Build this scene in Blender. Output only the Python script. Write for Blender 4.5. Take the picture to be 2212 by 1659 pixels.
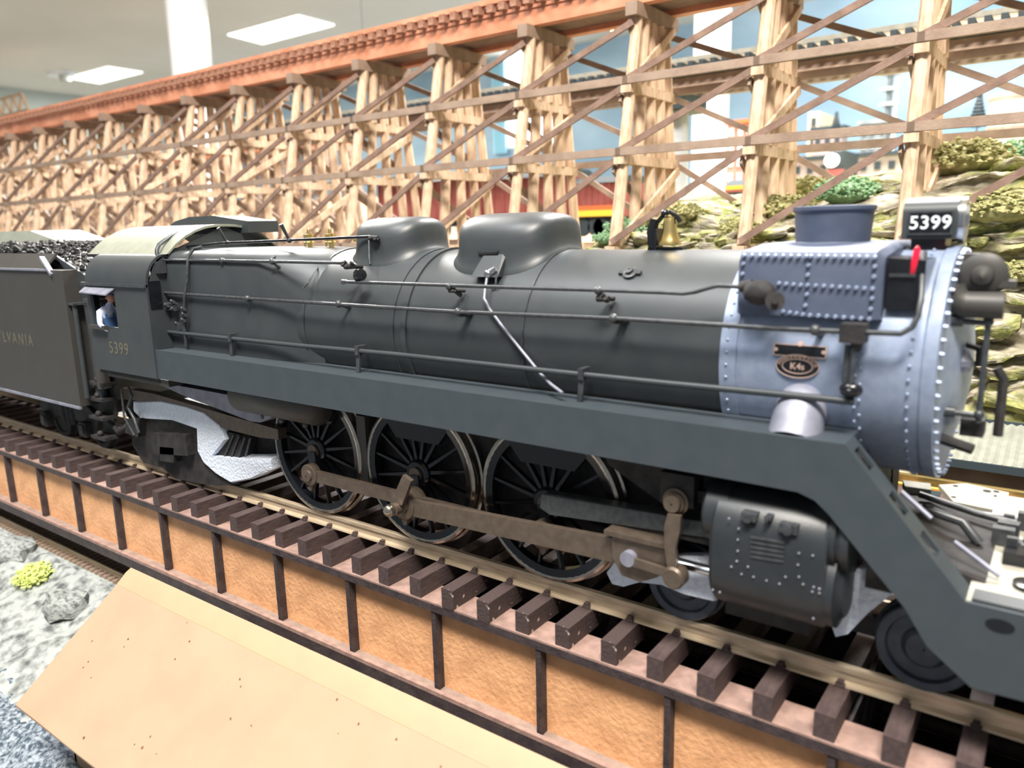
import bpy, math, random
from mathutils import Vector, Matrix, noise
random.seed(7)
PI = math.pi
C = bpy.context.scene.collection
for o in list(bpy.data.objects): bpy.data.objects.remove(o)

# ---------------------------------------------------------------- camera (one unit = one metre of the full size engine)
CAM = Vector((6.9625, -8.1370, 4.3062)); FPX = 1655.0
RX = Vector((0.80896369, 0.58736895, -0.02398893))
RY = Vector((0.09976402, -0.17738823, -0.97907127))
RZ = Vector((-0.57933142, 0.78963988, -0.20209893))
cam = bpy.data.objects.new('camera', bpy.data.cameras.new('camera')); C.objects.link(cam)
cam.matrix_world = Matrix(((RX[0], -RY[0], -RZ[0], CAM[0]), (RX[1], -RY[1], -RZ[1], CAM[1]), (RX[2], -RY[2], -RZ[2], CAM[2]), (0, 0, 0, 1)))
cam.data.sensor_width = 36; cam.data.lens = FPX / 2212 * 36
cam.data.clip_start = 0.1; cam.data.clip_end = 900
cam.data.dof.use_dof = True; cam.data.dof.focus_distance = 11.5; cam.data.dof.aperture_fstop = 0.42
S = bpy.context.scene
S.camera = cam
S.view_settings.view_transform = 'Standard'; S.view_settings.look = 'None'
S.view_settings.gamma = 1; S.view_settings.use_curve_mapping = False
S.view_settings.exposure = -0.35

def at(x, y, ax, v):
    """photo pixel (2212 x 1659) on the plane ax = v -> world point"""
    d = RX * ((x - 1106.0) / FPX) + RY * ((y - 829.5) / FPX) + RZ
    i = 'xyz'.index(ax)
    return CAM + d * ((v - CAM[i]) / d[i])
def onb(x, y, r=1.05, zc=2.95):
    """photo pixel on the boiler cylinder"""
    d = RX * ((x - 1106.0) / FPX) + RY * ((y - 829.5) / FPX) + RZ
    oy, oz = CAM.y, CAM.z - zc
    a = d.y**2 + d.z**2; b = 2*(oy*d.y + oz*d.z); c = oy*oy + oz*oz - r*r
    D = max(b*b - 4*a*c, 0)
    return CAM + d * ((-b - math.sqrt(D)) / (2*a))

# ---------------------------------------------------------------- light
w = bpy.data.worlds.new('world'); S.world = w; w.use_nodes = True
w.node_tree.nodes['Background'].inputs[0].default_value = (0.86, 0.93, 1.0, 1)
w.node_tree.nodes['Background'].inputs[1].default_value = 0.42
def area(name, loc, target, sx, sy, power, col):
    l = bpy.data.lights.new(name, 'AREA'); l.shape = 'RECTANGLE'; l.size = sx; l.size_y = sy; l.energy = power; l.color = col
    o = bpy.data.objects.new(name, l); C.objects.link(o); o.location = loc
    o.rotation_euler = (Vector(target) - Vector(loc)).to_track_quat('-Z', 'Y').to_euler(); return o
area('ceiling_lamp_light', (14, -20, 42), (1, -1, 2), 16, 7, 64000, (1.0, 0.93, 0.84))
area('ceiling_lamp_light', (-12, -14, 42), (-6, -1, 2), 22, 8, 22000, (0.95, 0.97, 1.0))
area('ceiling_lamp_light', (0, 40, 44), (0, 40, 0), 24, 12, 120000, (1.0, 0.98, 0.95))
area('ceiling_lamp_light', (-60, 30, 44), (-60, 30, 0), 30, 12, 150000, (1.0, 0.97, 0.93))
area('ceiling_lamp_light', (10, 110, 44), (0, 130, 10), 34, 14, 175000, (0.9, 0.96, 1.0))

# ---------------------------------------------------------------- materials
def mat(name, col, rough=0.5, metal=0.0, col2=None, scale=8.0, mix=(0.35, 0.65), bump=0.0, bscale=40.0, spec=0.5, emit=None, es=0.0, detail=4, stretch=None, coat=0.0):
    m = bpy.data.materials.new(name); m.use_nodes = True; nt = m.node_tree; b = nt.nodes['Principled BSDF']
    b.inputs['Base Color'].default_value = (*col, 1); b.inputs['Roughness'].default_value = rough; b.inputs['Metallic'].default_value = metal
    b.inputs['Specular IOR Level'].default_value = spec; b.inputs['Coat Weight'].default_value = coat
    tc = nt.nodes.new('ShaderNodeTexCoord'); src = tc.outputs['Object']
    if stretch:
        mp = nt.nodes.new('ShaderNodeMapping'); mp.inputs['Scale'].default_value = stretch; nt.links.new(src, mp.inputs[0]); src = mp.outputs[0]
    if col2:
        n = nt.nodes.new('ShaderNodeTexNoise'); n.inputs['Scale'].default_value = scale; n.inputs['Detail'].default_value = detail
        r = nt.nodes.new('ShaderNodeValToRGB'); r.color_ramp.elements[0].position = mix[0]; r.color_ramp.elements[1].position = mix[1]
        r.color_ramp.elements[0].color = (*col, 1); r.color_ramp.elements[1].color = (*col2, 1)
        nt.links.new(src, n.inputs['Vector']); nt.links.new(n.outputs['Fac'], r.inputs[0]); nt.links.new(r.outputs[0], b.inputs['Base Color'])
    if bump:
        n2 = nt.nodes.new('ShaderNodeTexNoise'); n2.inputs['Scale'].default_value = bscale; n2.inputs['Detail'].default_value = 3
        bp = nt.nodes.new('ShaderNodeBump'); bp.inputs['Strength'].default_value = bump; bp.inputs['Distance'].default_value = 0.02
        nt.links.new(src, n2.inputs['Vector']); nt.links.new(n2.outputs['Fac'], bp.inputs['Height']); nt.links.new(bp.outputs[0], b.inputs['Normal'])
    if emit:
        b.inputs['Emission Color'].default_value = (*emit, 1); b.inputs['Emission Strength'].default_value = es
    return m
M = {}
M['wheelgrey'] = mat('dark_grey_wheel', (0.05, 0.06, 0.075), 0.35, metal=0.5, col2=(0.07, 0.08, 0.1), scale=8)
M['cylp'] = mat('shaded_cylinder_paint', (0.016, 0.021, 0.026), 0.42, col2=(0.021, 0.026, 0.031), scale=5, bump=0.08, bscale=60)  # green paint darkened, shade of the downward-facing cylinder put into the colour
M['green'] = mat('brunswick_green_paint', (0.034, 0.041, 0.046), 0.42, col2=(0.041, 0.048, 0.052), scale=3, bump=0.05, bscale=90)  # slight blue in the base imitates the bluish reflection
M['skirt'] = mat('dark_green_grey_paint', (0.036, 0.048, 0.058), 0.5, col2=(0.042, 0.054, 0.064), scale=4, bump=0.05, bscale=90)  # bluish base carries the tint of the reflection here too
M['tank'] = mat('tender_paint', (0.042, 0.041, 0.038), 0.5, col2=(0.048, 0.046, 0.043), scale=3, bump=0.04, bscale=90)
M['smoke'] = mat('graphite_paint', (0.25, 0.31, 0.44), 0.42, metal=0.3, col2=(0.31, 0.37, 0.50), scale=9, bump=0.1, bscale=60)
M['boxp'] = mat('graphite_box_paint', (0.07, 0.09, 0.145), 0.5, metal=0.1, col2=(0.085, 0.105, 0.16), scale=6, bump=0.12, bscale=80)
M['black'] = mat('black_enamel', (0.006, 0.007, 0.010), 0.2, col2=(0.010, 0.011, 0.014), scale=10)
M['matte'] = mat('sooty_black', (0.010, 0.010, 0.012), 0.75, col2=(0.03, 0.027, 0.026), scale=6, bump=0.3, bscale=20)
M['pipe'] = mat('dark_pipe_paint', (0.03, 0.035, 0.04), 0.35, col2=(0.055, 0.06, 0.065), scale=14)
M['steel'] = mat('polished_steel', (0.55, 0.57, 0.6), 0.2, metal=1.0)
M['rim'] = mat('steel_tyre', (0.36, 0.32, 0.27), 0.2, metal=0.95, col2=(0.45, 0.41, 0.36), scale=12)
M['rod'] = mat('oiled_bronze_rod', (0.115, 0.088, 0.068), 0.40, metal=0.5, col2=(0.15, 0.118, 0.092), scale=10)
M['pale'] = mat('bare_grey_metal', (0.20, 0.21, 0.27), 0.5, metal=0.3, col2=(0.28, 0.29, 0.35), scale=6)
M['brass'] = mat('brass', (0.95, 0.72, 0.30), 0.25, metal=1.0)
M['rail'] = mat('nickel_bronze_rail', (0.66, 0.55, 0.40), 0.35, metal=0.35, col2=(0.50, 0.39, 0.27), scale=5, stretch=(0.6, 6, 6), bump=0.05)
M['tie'] = mat('dark_brown_stained_tie', (0.055, 0.035, 0.035), 0.65, col2=(0.085, 0.058, 0.055), scale=5, bump=0.5, bscale=30, stretch=(4, 1, 4))
M['tiechip'] = mat('chipped_brown_tie', (0.06, 0.04, 0.038), 0.65, col2=(0.5, 0.42, 0.36), scale=11, mix=(0.66, 0.70), bump=0.5, bscale=30)
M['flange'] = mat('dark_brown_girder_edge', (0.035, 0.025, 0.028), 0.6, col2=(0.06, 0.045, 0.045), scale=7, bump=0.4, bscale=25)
M['flangetop'] = mat('lit_pink_brown_flange', (0.36, 0.235, 0.195), 0.75, col2=(0.24, 0.155, 0.13), scale=6, bump=0.3)  # flange brown lightened, the lit tops and lip are in the colour
M['web'] = mat('rusty_orange_girder_web', (0.80, 0.43, 0.22), 0.7, col2=(0.52, 0.26, 0.125), scale=2.2, mix=(0.4, 0.8), bump=0.7, bscale=14, detail=8)
M['ledge'] = mat('dusty_grey_brown_ledge', (0.22, 0.16, 0.13), 0.8, col2=(0.30, 0.22, 0.18), scale=5, bump=0.4)
M['card'] = mat('manila_cardboard', (0.40, 0.275, 0.185), 0.75, col2=(0.37, 0.25, 0.165), scale=1.3, bump=0.08, bscale=30)
M['cardlite'] = mat('pale_yellow_cardboard_strip', (0.41, 0.30, 0.185), 0.6, col2=(0.39, 0.28, 0.175), scale=2.0)
M['speck'] = mat('brown_specks', (0.22, 0.11, 0.06), 0.9)
M['door'] = mat('dark_red_brown_door', (0.08, 0.035, 0.03), 0.8)
M['timber'] = mat('pale_brown_timber', (0.74, 0.55, 0.39), 0.75, col2=(0.46, 0.31, 0.20), scale=2.6, mix=(0.38, 0.72), bump=0.4, bscale=18, stretch=(3, 3, 0.8))
M['timber2'] = mat('dark_brown_timber', (0.19, 0.12, 0.09), 0.75, col2=(0.28, 0.18, 0.135), scale=3, bump=0.4, bscale=18)
M['girt'] = mat('grey_brown_timber', (0.36, 0.265, 0.20), 0.75, col2=(0.27, 0.19, 0.14), scale=2.2, bump=0.4, bscale=18)
M['deck'] = mat('red_brown_deck_girder', (0.74, 0.33, 0.20), 0.6, col2=(0.56, 0.22, 0.12), scale=1.2, bump=0.2)
M['decktie'] = mat('red_brown_deck_tie', (0.26, 0.12, 0.075), 0.7, col2=(0.44, 0.24, 0.16), scale=4)
M['rock'] = mat('painted_plaster_rock', (0.52, 0.47, 0.36), 0.85, col2=(0.15, 0.12, 0.085), scale=1.7, mix=(0.40, 0.68), bump=1.0, bscale=6, detail=9, stretch=(0.7, 0.7, 3.2))
def hillmat():
    m = mat('painted_mossy_rock', (0.5, 0.47, 0.36), 0.92, bump=1.0, bscale=7); nt = m.node_tree; b = nt.nodes['Principled BSDF']
    tc = nt.nodes.new('ShaderNodeTexCoord'); mp = nt.nodes.new('ShaderNodeMapping'); mp.inputs['Scale'].default_value = (.8, .8, 3.4); nt.links.new(tc.outputs['Object'], mp.inputs[0])
    def ramp(sc, det, stops, src):
        n = nt.nodes.new('ShaderNodeTexNoise'); n.inputs['Scale'].default_value = sc; n.inputs['Detail'].default_value = det; n.inputs['Roughness'].default_value = .62
        r = nt.nodes.new('ShaderNodeValToRGB'); e = r.color_ramp.elements
        while len(e) < len(stops): e.new(.5)
        for k, (p, c) in zip(e, stops): k.position = p; k.color = (*c, 1)
        nt.links.new(src, n.inputs[0]); nt.links.new(n.outputs['Fac'], r.inputs[0]); return r
    a = ramp(1.5, 10, [(.30, (.05,.04,.03)), (.42, (.20,.17,.12)), (.52, (.42,.38,.28)), (.66, (.66,.63,.54))], mp.outputs[0])
    g = ramp(2.4, 10, [(.33, (.10,.13,.04)), (.5, (.27,.29,.09)), (.66, (.55,.50,.24))], tc.outputs['Object'])
    k = ramp(.55, 8, [(.46, (0,0,0)), (.54, (1,1,1))], tc.outputs['Object'])
    mx = nt.nodes.new('ShaderNodeMix'); mx.data_type = 'RGBA'
    nt.links.new(k.outputs[0], mx.inputs[0]); nt.links.new(a.outputs[0], mx.inputs[6]); nt.links.new(g.outputs[0], mx.inputs[7]); nt.links.new(mx.outputs[2], b.inputs['Base Color'])
    return m
M['rock'] = hillmat()
M['moss'] = mat('moss_green_rock', (0.26, 0.29, 0.10), 0.95, col2=(0.56, 0.51, 0.36), scale=1.3, mix=(0.42, 0.62), bump=1.0, bscale=9, detail=9)
M['rockw'] = mat('white_plaster_rock', (0.38, 0.405, 0.39), 0.9, col2=(0.09, 0.10, 0.10), scale=4.5, mix=(0.44, 0.68), bump=1.0, bscale=26, detail=14)
M['gravel'] = mat('blue_grey_gravel', (0.05, 0.075, 0.105), 0.9, col2=(0.34, 0.39, 0.44), scale=13, mix=(0.40, 0.62), bump=1.0, bscale=40, detail=8)
M['leaf'] = mat('mint_green_foam', (0.16, 0.31, 0.16), 0.95, col2=(0.30, 0.46, 0.27), scale=6)
M['leaf2'] = mat('yellow_green_foam', (0.48, 0.58, 0.12), 0.95, col2=(0.68, 0.74, 0.3), scale=6)
M['leaf3'] = mat('olive_foam', (0.27, 0.28, 0.11), 0.95, col2=(0.46, 0.42, 0.21), scale=5)
M['leaf4'] = mat('grey_white_foam', (0.5, 0.5, 0.42), 0.95, col2=(0.7, 0.68, 0.6), scale=6)
M['foam'] = mat('white_packing_foam', (0.80, 0.87, 0.97), 0.8, col2=(0.66, 0.75, 0.90), scale=16, bump=1.0, bscale=22)
M['coal'] = mat('glossy_coal', (0.012, 0.012, 0.014), 0.5, col2=(0.03, 0.03, 0.03), scale=3)
M['white'] = mat('white_paint', (0.82, 0.84, 0.84), 0.5)
M['wall'] = mat('sky_blue_wall', (0.22, 0.34, 0.44), 0.9, col2=(0.42, 0.57, 0.68), scale=0.035, mix=(0.35, 0.68), detail=3, stretch=(1, 1, 2))
M['wallgrey'] = mat('grey_green_wall', (0.44, 0.49, 0.46), 0.9, col2=(0.5, 0.54, 0.5), scale=0.05)
M['ceil'] = mat('off_white_ceiling', (0.66, 0.62, 0.545), 0.95, col2=(0.73, 0.69, 0.62), scale=0.03, detail=5)
M['floor'] = mat('grey_floor', (0.55, 0.52, 0.47), 0.8, col2=(0.6, 0.57, 0.52), scale=0.1)
M['lamp'] = mat('lit_diffuser', (0.9, 0.9, 0.85), 0.5, emit=(1.0, 0.98, 0.90), es=2.6)
M['bulb'] = mat('lit_warm_bulb', (1, 0.8, 0.4), 0.5, emit=(1.0, 0.62, 0.2), es=9.0)
M['day'] = mat('daylit_pane', (0.8, 0.9, 1.0), 0.2, emit=(0.9, 0.97, 1.0), es=5.0)
M['cyan'] = mat('pale_blue_curtain', (0.36, 0.68, 0.82), 0.8)
M['red'] = mat('dark_red_freight_car', (0.28, 0.07, 0.06), 0.6, col2=(0.34, 0.1, 0.085), scale=2)
M['redlens'] = mat('red_marker_lens', (0.75, 0.012, 0.045), 0.18, coat=0.6)
M['yellow'] = mat('yellow_paint', (0.85, 0.58, 0.06), 0.5)
M['orange'] = mat('orange_red_paint', (0.72, 0.16, 0.05), 0.5)
M['navy'] = mat('dark_slate_paint', (0.03, 0.045, 0.055), 0.6)
M['cream'] = mat('cream_paint_and_sheen', (0.36, 0.35, 0.29), 0.55, col2=(0.28, 0.27, 0.225), scale=4)  # cream parts, and the sheen painted onto the front deck
M['creambld'] = mat('beige_building', (0.62, 0.56, 0.40), 0.8, col2=(0.52, 0.47, 0.34), scale=0.8)
M['pinkbld'] = mat('dusty_pink_grey_building', (0.46, 0.38, 0.36), 0.85, col2=(0.36, 0.3, 0.29), scale=0.8)
M['brick'] = mat('brick_red_building', (0.45, 0.15, 0.12), 0.85, col2=(0.55, 0.24, 0.2), scale=0.8)
M['towerm'] = mat('grey_blue_tower_metal', (0.16, 0.19, 0.20), 0.6, col2=(0.3, 0.33, 0.34), scale=2)
M['corr'] = mat('silver_corrugated_sheet', (0.34, 0.36, 0.31), 0.45, metal=0.3, col2=(0.42, 0.44, 0.38), scale=5)
M['gold'] = mat('faded_gold_lettering', (0.11, 0.105, 0.07), 0.6)
M['whitel'] = mat('white_lettering', (0.85, 0.9, 0.95), 0.5)
M['bronzel'] = mat('pinkish_bronze_lettering', (0.65, 0.47, 0.40), 0.4, metal=0.3)
M['skin'] = mat('skin', (0.55, 0.28, 0.20), 0.6)
M['shirt'] = mat('pale_blue_work_shirt', (0.45, 0.55, 0.88), 0.8, col2=(0.75, 0.8, 0.95), scale=14)
M['denim'] = mat('blue_overalls', (0.05, 0.12, 0.28), 0.8)
M['roofm'] = mat('roof_paint_with_ceiling_sheen', (0.20, 0.215, 0.17), 0.5, col2=(0.24, 0.25, 0.20), scale=6)  # pale tone imitates the ceiling reflected in the roof
M['sheet'] = mat('pale_grey_green_sheet', (0.36, 0.39, 0.32), 0.5, col2=(0.42, 0.44, 0.37), scale=5)
M['conc'] = mat('weathered_concrete_pier', (0.42, 0.45, 0.5), 0.85, col2=(0.5, 0.52, 0.55), scale=2)
M['brownhill'] = mat('brown_rock_hillside', (0.30, 0.19, 0.12), 0.9, col2=(0.5, 0.36, 0.24), scale=0.9, mix=(0.4, 0.7), bump=0.8, bscale=4, detail=8)

# ---------------------------------------------------------------- mesh helpers
class MB:
    def __init__(s): s.v = []; s.f = []
    def add(s, v, f):
        k = len(s.v); s.v += [tuple(p) for p in v]; s.f += [tuple(i + k for i in q) for q in f]; return s
    def box(s, x0, x1, y0, y1, z0, z1):
        return s.add([(x0,y0,z0),(x1,y0,z0),(x1,y1,z0),(x0,y1,z0),(x0,y0,z1),(x1,y0,z1),(x1,y1,z1),(x0,y1,z1)],
                     [(0,3,2,1),(4,5,6,7),(0,1,5,4),(1,2,6,5),(2,3,7,6),(3,0,4,7)])
    def bar(s, a, b, wd, h, up=(0,0,1)):
        a = Vector(a); b = Vector(b); d = (b-a).normalized(); u = Vector(up)
        sd = d.cross(u)
        if sd.length < 1e-4: sd = d.cross(Vector((0,1,0)))
        sd.normalize(); u = sd.cross(d).normalized(); sd *= wd/2; u *= h/2
        vs = [a-sd-u, a+sd-u, a+sd+u, a-sd+u, b-sd-u, b+sd-u, b+sd+u, b-sd+u]
        return s.add(vs, [(0,1,2,3),(4,7,6,5),(0,4,5,1),(1,5,6,2),(2,6,7,3),(3,7,4,0)])
    def rev(s, p0, ax, prof, n=24, a0=0, a1=2*PI):
        """surface of revolution: prof = [(distance along axis, radius)]"""
        p0 = Vector(p0); ax = Vector(ax).normalized(); t = Vector((0,0,1)) if abs(ax.z) < 0.9 else Vector((1,0,0))
        e1 = ax.cross(t).normalized(); e2 = ax.cross(e1); full = abs(a1-a0-2*PI) < 1e-6
        m = n if full else n+1; vs = []; fs = []
        for d, r in prof:
            for i in range(m):
                a = a0 + (a1-a0)*i/n; vs.append(p0 + ax*d + (e1*math.cos(a) + e2*math.sin(a))*r)
        for j in range(len(prof)-1):
            for i in range(n):
                i2 = (i+1) % m; fs.append((j*m+i, j*m+i2, (j+1)*m+i2, (j+1)*m+i))
        return s.add(vs, fs)
    def cyl(s, a, b, r, r2=None, n=12):
        a = Vector(a); b = Vector(b); r2 = r if r2 is None else r2; L = (b-a).length
        return s.rev(a, b-a, [(0, 1e-4), (0, r), (L, r2), (L, 1e-4)], n)
    def ball(s, c, r, n=10, sq=(1,1,1)):
        k = len(s.v); s.rev((0,0,0), (0,0,1), [(-r*math.cos(PI*i/6), max(r*math.sin(PI*i/6), 1e-4)) for i in range(7)], n)
        for i in range(k, len(s.v)):
            p = s.v[i]; s.v[i] = (p[0]*sq[0]+c[0], p[1]*sq[1]+c[1], p[2]*sq[2]+c[2])
        return s
    def tube(s, pts, r, n=8):
        pts = [Vector(p) for p in pts]; vs = []; fs = []; prev = None
        for i, p in enumerate(pts):
            t = ((pts[min(i+1, len(pts)-1)] - p).normalized() + (p - pts[max(i-1, 0)]).normalized())
            t = t.normalized() if t.length > 1e-6 else Vector((1,0,0))
            if prev is None: e = t.cross(Vector((0,0,1)) if abs(t.z) < .9 else Vector((1,0,0))).normalized()
            else: e = (prev - t*prev.dot(t)).normalized()
            prev = e; g = t.cross(e)
            for k in range(n):
                a = 2*PI*k/n; vs.append(p + (e*math.cos(a) + g*math.sin(a))*r)
        for i in range(len(pts)-1):
            for k in range(n):
                k2 = (k+1) % n; fs.append((i*n+k, i*n+k2, (i+1)*n+k2, (i+1)*n+k))
        fs.append(tuple(range(n-1, -1, -1))); fs.append(tuple((len(pts)-1)*n+k for k in range(n)))
        return s.add(vs, fs)
    def prism(s, poly, axis, lo, hi):
        """poly: 2D points; axis 'y' -> (x,z), 'x' -> (y,z), 'z' -> (x,y)"""
        n = len(poly)
        def p3(q, h): return {'y': (q[0], h, q[1]), 'x': (h, q[0], q[1]), 'z': (q[0], q[1], h)}[axis]
        vs = [p3(q, lo) for q in poly] + [p3(q, hi) for q in poly]
        return s.add(vs, [tuple(range(n)), tuple(range(2*n-1, n-1, -1))] + [(i, i+n, (i+1)%n+n, (i+1)%n) for i in range(n)])
    def loft(s, secs, close=True, caps=True):
        n = len(secs[0]); vs = [p for q in secs for p in q]; fs = []
        for j in range(len(secs)-1):
            for i in range(n if close else n-1):
                i2 = (i+1) % n; fs.append((j*n+i, j*n+i2, (j+1)*n+i2, (j+1)*n+i))
        if caps: fs += [tuple(range(n-1, -1, -1)), tuple((len(secs)-1)*n+i for i in range(n))]
        return s.add(vs, fs)
def link(name, mb, m, parent=None, ang=35, recalc=True):
    me = bpy.data.meshes.new(name); me.from_pydata([tuple(p) for p in mb.v], [], mb.f)
    if recalc:
        import bmesh
        bm = bmesh.new(); bm.from_mesh(me); bmesh.ops.remove_doubles(bm, verts=bm.verts, dist=2e-4); bmesh.ops.recalc_face_normals(bm, faces=bm.faces); bm.to_mesh(me); bm.free()
    me.materials.append(m if not isinstance(m, str) else M[m])
    if ang: me.shade_smooth(); me.set_sharp_from_angle(angle=math.radians(ang))
    o = bpy.data.objects.new(name, me); C.objects.link(o); o.parent = parent
    return o
def tag(o, label, cat, group=None):
    o['label'] = label; o['category'] = cat
    if group: o['group'] = group
    return o
def thing(name, label, cat, loc=(0,0,0), group=None):
    o = bpy.data.objects.new(name, None); C.objects.link(o); o.location = loc; o.empty_display_size = 0.2
    return tag(o, label, cat, group)
def struct(name, mb, m, ang=35, parent=None):
    o = link(name, mb, m, parent, ang)
    if parent is None: o['kind'] = 'structure'
    return o
def inst(src, name, parent=None, loc=None, rot=None, scale=None):
    o = bpy.data.objects.new(name, src.data); C.objects.link(o); o.parent = parent
    if loc is not None: o.location = loc
    if rot is not None: o.rotation_euler = rot
    if scale is not None: o.scale = scale
    return o
def text(name, body, m, size, mtx, parent=None, ext=0.004, spacing=1.0):
    cu = bpy.data.curves.new(name, 'FONT'); cu.body = body; cu.size = size; cu.extrude = ext; cu.align_x = 'CENTER'; cu.align_y = 'CENTER'; cu.space_character = spacing
    cu.resolution_u = 3; cu.offset = size*0.012
    t = bpy.data.objects.new(name, cu); C.objects.link(t); bpy.context.view_layer.update()
    me = bpy.data.meshes.new_from_object(t.evaluated_get(bpy.context.evaluated_depsgraph_get()))
    bpy.data.objects.remove(t); me.materials.clear(); me.materials.append(M[m])
    o = bpy.data.objects.new(name, me); C.objects.link(o); o.parent = parent; o.matrix_local = mtx
    return o
SIDE = Matrix(((1,0,0,0),(0,0,-1,0),(0,1,0,0),(0,0,0,1)))   # text plane facing -Y

# ================================================================ ROOM
ZC, YB, XL = 45.0, 154.0, -236.0
struct('ceiling', MB().box(XL, 130, -60, YB, ZC, ZC+1), 'ceil', 0)
struct('floor', MB().box(XL, 130, -60, YB, -42, -41), 'floor', 0)
# back wall with a window opening
wx0, wx1 = at(1085, 120, 'y', YB).x, at(1205, 120, 'y', YB).x
wz0, wz1 = at(1145, 318, 'y', YB).z, at(1145, 70, 'y', YB).z
b = MB(); b.box(XL, wx0, YB, YB+2, -41, ZC); b.box(wx1, 130, YB, YB+2, -41, ZC); b.box(wx0, wx1, YB, YB+2, -41, wz0); b.box(wx0, wx1, YB, YB+2, wz1, ZC)
struct('wall_back', b, 'wall', 0)
struct('wall_left', MB().box(XL-2, XL, -60, YB, -41, ZC), 'wallgrey', 0)
win = bpy.data.objects.new('window_1', None); C.objects.link(win); win.location = ((wx0+wx1)/2, YB, wz0); win['kind'] = 'structure'
win_m = Matrix.Translation(-win.location)
def wpart(name, mb, m):
    o = link(name, mb, m, win, 0); o.matrix_parent_inverse = win_m; return o
wpart('pane', MB().box(wx0, wx1, YB+1.2, YB+1.4, wz0, wz1), 'day')
b = MB(); t = .6
b.box(wx0, wx0+t, YB-.5, YB+1, wz0, wz1); b.box(wx1-t, wx1, YB-.5, YB+1, wz0, wz1); b.box(wx0, wx1, YB-.5, YB+1, wz1-t, wz1); b.box(wx0, wx1, YB-.5, YB+1, wz0, wz0+t)
b.box(wx0, wx1, YB-.3, YB+1, (wz0+wz1)/2-.3, (wz0+wz1)/2+.3)
wpart('window_frame', b, 'white')
xa, xb = at(1062, 150, 'y', YB-1).x, at(1092, 150, 'y', YB-1).x
b = MB()
for i in range(8):
    x = xa + (xb-xa)*i/8; b.box(x, x+(xb-xa)/8+.02, YB-1.2-(i % 2)*.5, YB-.8-(i % 2)*.5, wz0-1, wz1+1)
tag(link('curtain', b, 'cyan', None, 0), 'pale blue pleated curtain hanging left of the bright window', 'curtain')

def lightpanel(corners, label, z=ZC):
    p = [at(x, y, 'z', z) for x, y in corners]; c = sum(p, Vector())/4
    t = thing('ceiling_light', label, 'ceiling light', c, 'ceiling light panels')
    q = [v-c for v in p]
    fr = MB(); n = 4
    ou = [v*1.03 for v in q]
    fr.loft([[v + Vector((0,0,-.25)) for v in ou], [v + Vector((0,0,-.02)) for v in ou]])
    link('frame', fr, 'white', t, 0)
    link('diffuser', MB().loft([[v + Vector((0,0,-.5)) for v in q], [v + Vector((0,0,-.26)) for v in q]]), 'lamp', t, 0)
    return c
c1 = lightpanel([(491,71),(567,91),(722,50),(643,29)], 'large bright ceiling light panel right of the near white column')
c2 = lightpanel([(145,165),(215,177),(308,153),(232,141)], 'smaller pinkish white ceiling light panel at upper left beside the detector')
area('ceiling_lamp_light', (c1.x, c1.y, ZC-1), (c1.x, c1.y, 0), 22, 9, 70000, (1, .98, .92))
area('ceiling_lamp_light', (c2.x, c2.y, ZC-1), (c2.x, c2.y, 0), 20, 8, 60000, (1, .95, .9))
p = at(130, 156, 'z', ZC)
t = thing('smoke_detector', 'small white round detector on the ceiling beside the farther light panel', 'detector', p)
link('base', MB().cyl((0,0,0), (0,0,-1.0), 3.2, 3.0, 20), 'white', t); link('sensor_cap', MB().cyl((2.2,0,-1), (2.2,0,-2.4), 1.5, 1.2, 16), 'wallgrey', t)

def column(name, px, y0, width, Y, z0=-41):
    a = at(px, y0, 'y', Y); r = width/2
    b = MB(); b.rev((a.x, Y, z0), (0,0,1), [(0, r), (ZC-z0, r)], 20)
    for k in (.0, .97): b.rev((a.x, Y, z0+(ZC-z0)*k), (0,0,1), [(0, r), (0, r*1.18), (1.1, r*1.18), (1.1, r)], 20)
    o = struct(name, b, 'white'); o.location = (0, 0, 0); return o
Y1 = 60; column('trim_1', 1541, 0, at(1578,0,'y',Y1).x - at(1503,0,'y',Y1).x, Y1)
column('trim_2', 400, 0, at(425,0,'y',Y1).x - at(376,0,'y',Y1).x, Y1)
column('trim_3', 141, 215, at(148,215,'y',110).x - at(135,215,'y',110).x, 110)
def spot(px, py, Y, label, r):
    c = at(px, py, 'y', Y)
    t = thing('spot_lamp', label, 'lamp', c)
    link('bulb', MB().ball((0,0,0), r, 14), 'bulb', t)
    link('lamp_shade', MB().rev((0, r*.2, r*.2), (0,.5,1), [(0, r*1.25), (r*1.0, r*.75), (r*1.6, r*.35), (r*1.7, .001)], 16), 'navy', t)
    link('cord', MB().tube([(0, r, r*1.6), (0, r, ZC-c.z-.01)], r*.08, 6), 'navy', t)
    l = bpy.data.lights.new('spot_lamp_light', 'POINT'); l.energy = 900; l.color = (1, .7, .35); l.shadow_soft_size = r
    o = bpy.data.objects.new('spot_lamp_light', l); C.objects.link(o); o.location = c + Vector((0, -r*1.6, -r*.8))
spot(1325, 55, 34, 'glowing warm spot lamp hanging behind the trestle near the top centre', .30)
spot(783, 154, 34, 'small glowing warm spot lamp left of the bent below the deck', .26)

# ================================================================ GROUND AND HILLS
def fbm(x, y, z=0, o=4):
    return noise.fractal(Vector((x, y, z)), 1.0, 2.0, o)
def grid(nx, ny, fn, close=False):
    vs = [fn(i/(nx-1), j/(ny-1)) for j in range(ny) for i in range(nx)]
    fs = [(j*nx+i, j*nx+i+1, (j+1)*nx+i+1, (j+1)*nx+i) for j in range(ny-1) for i in range(nx-1)]
    b = MB(); b.add(vs, fs); return b
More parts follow.
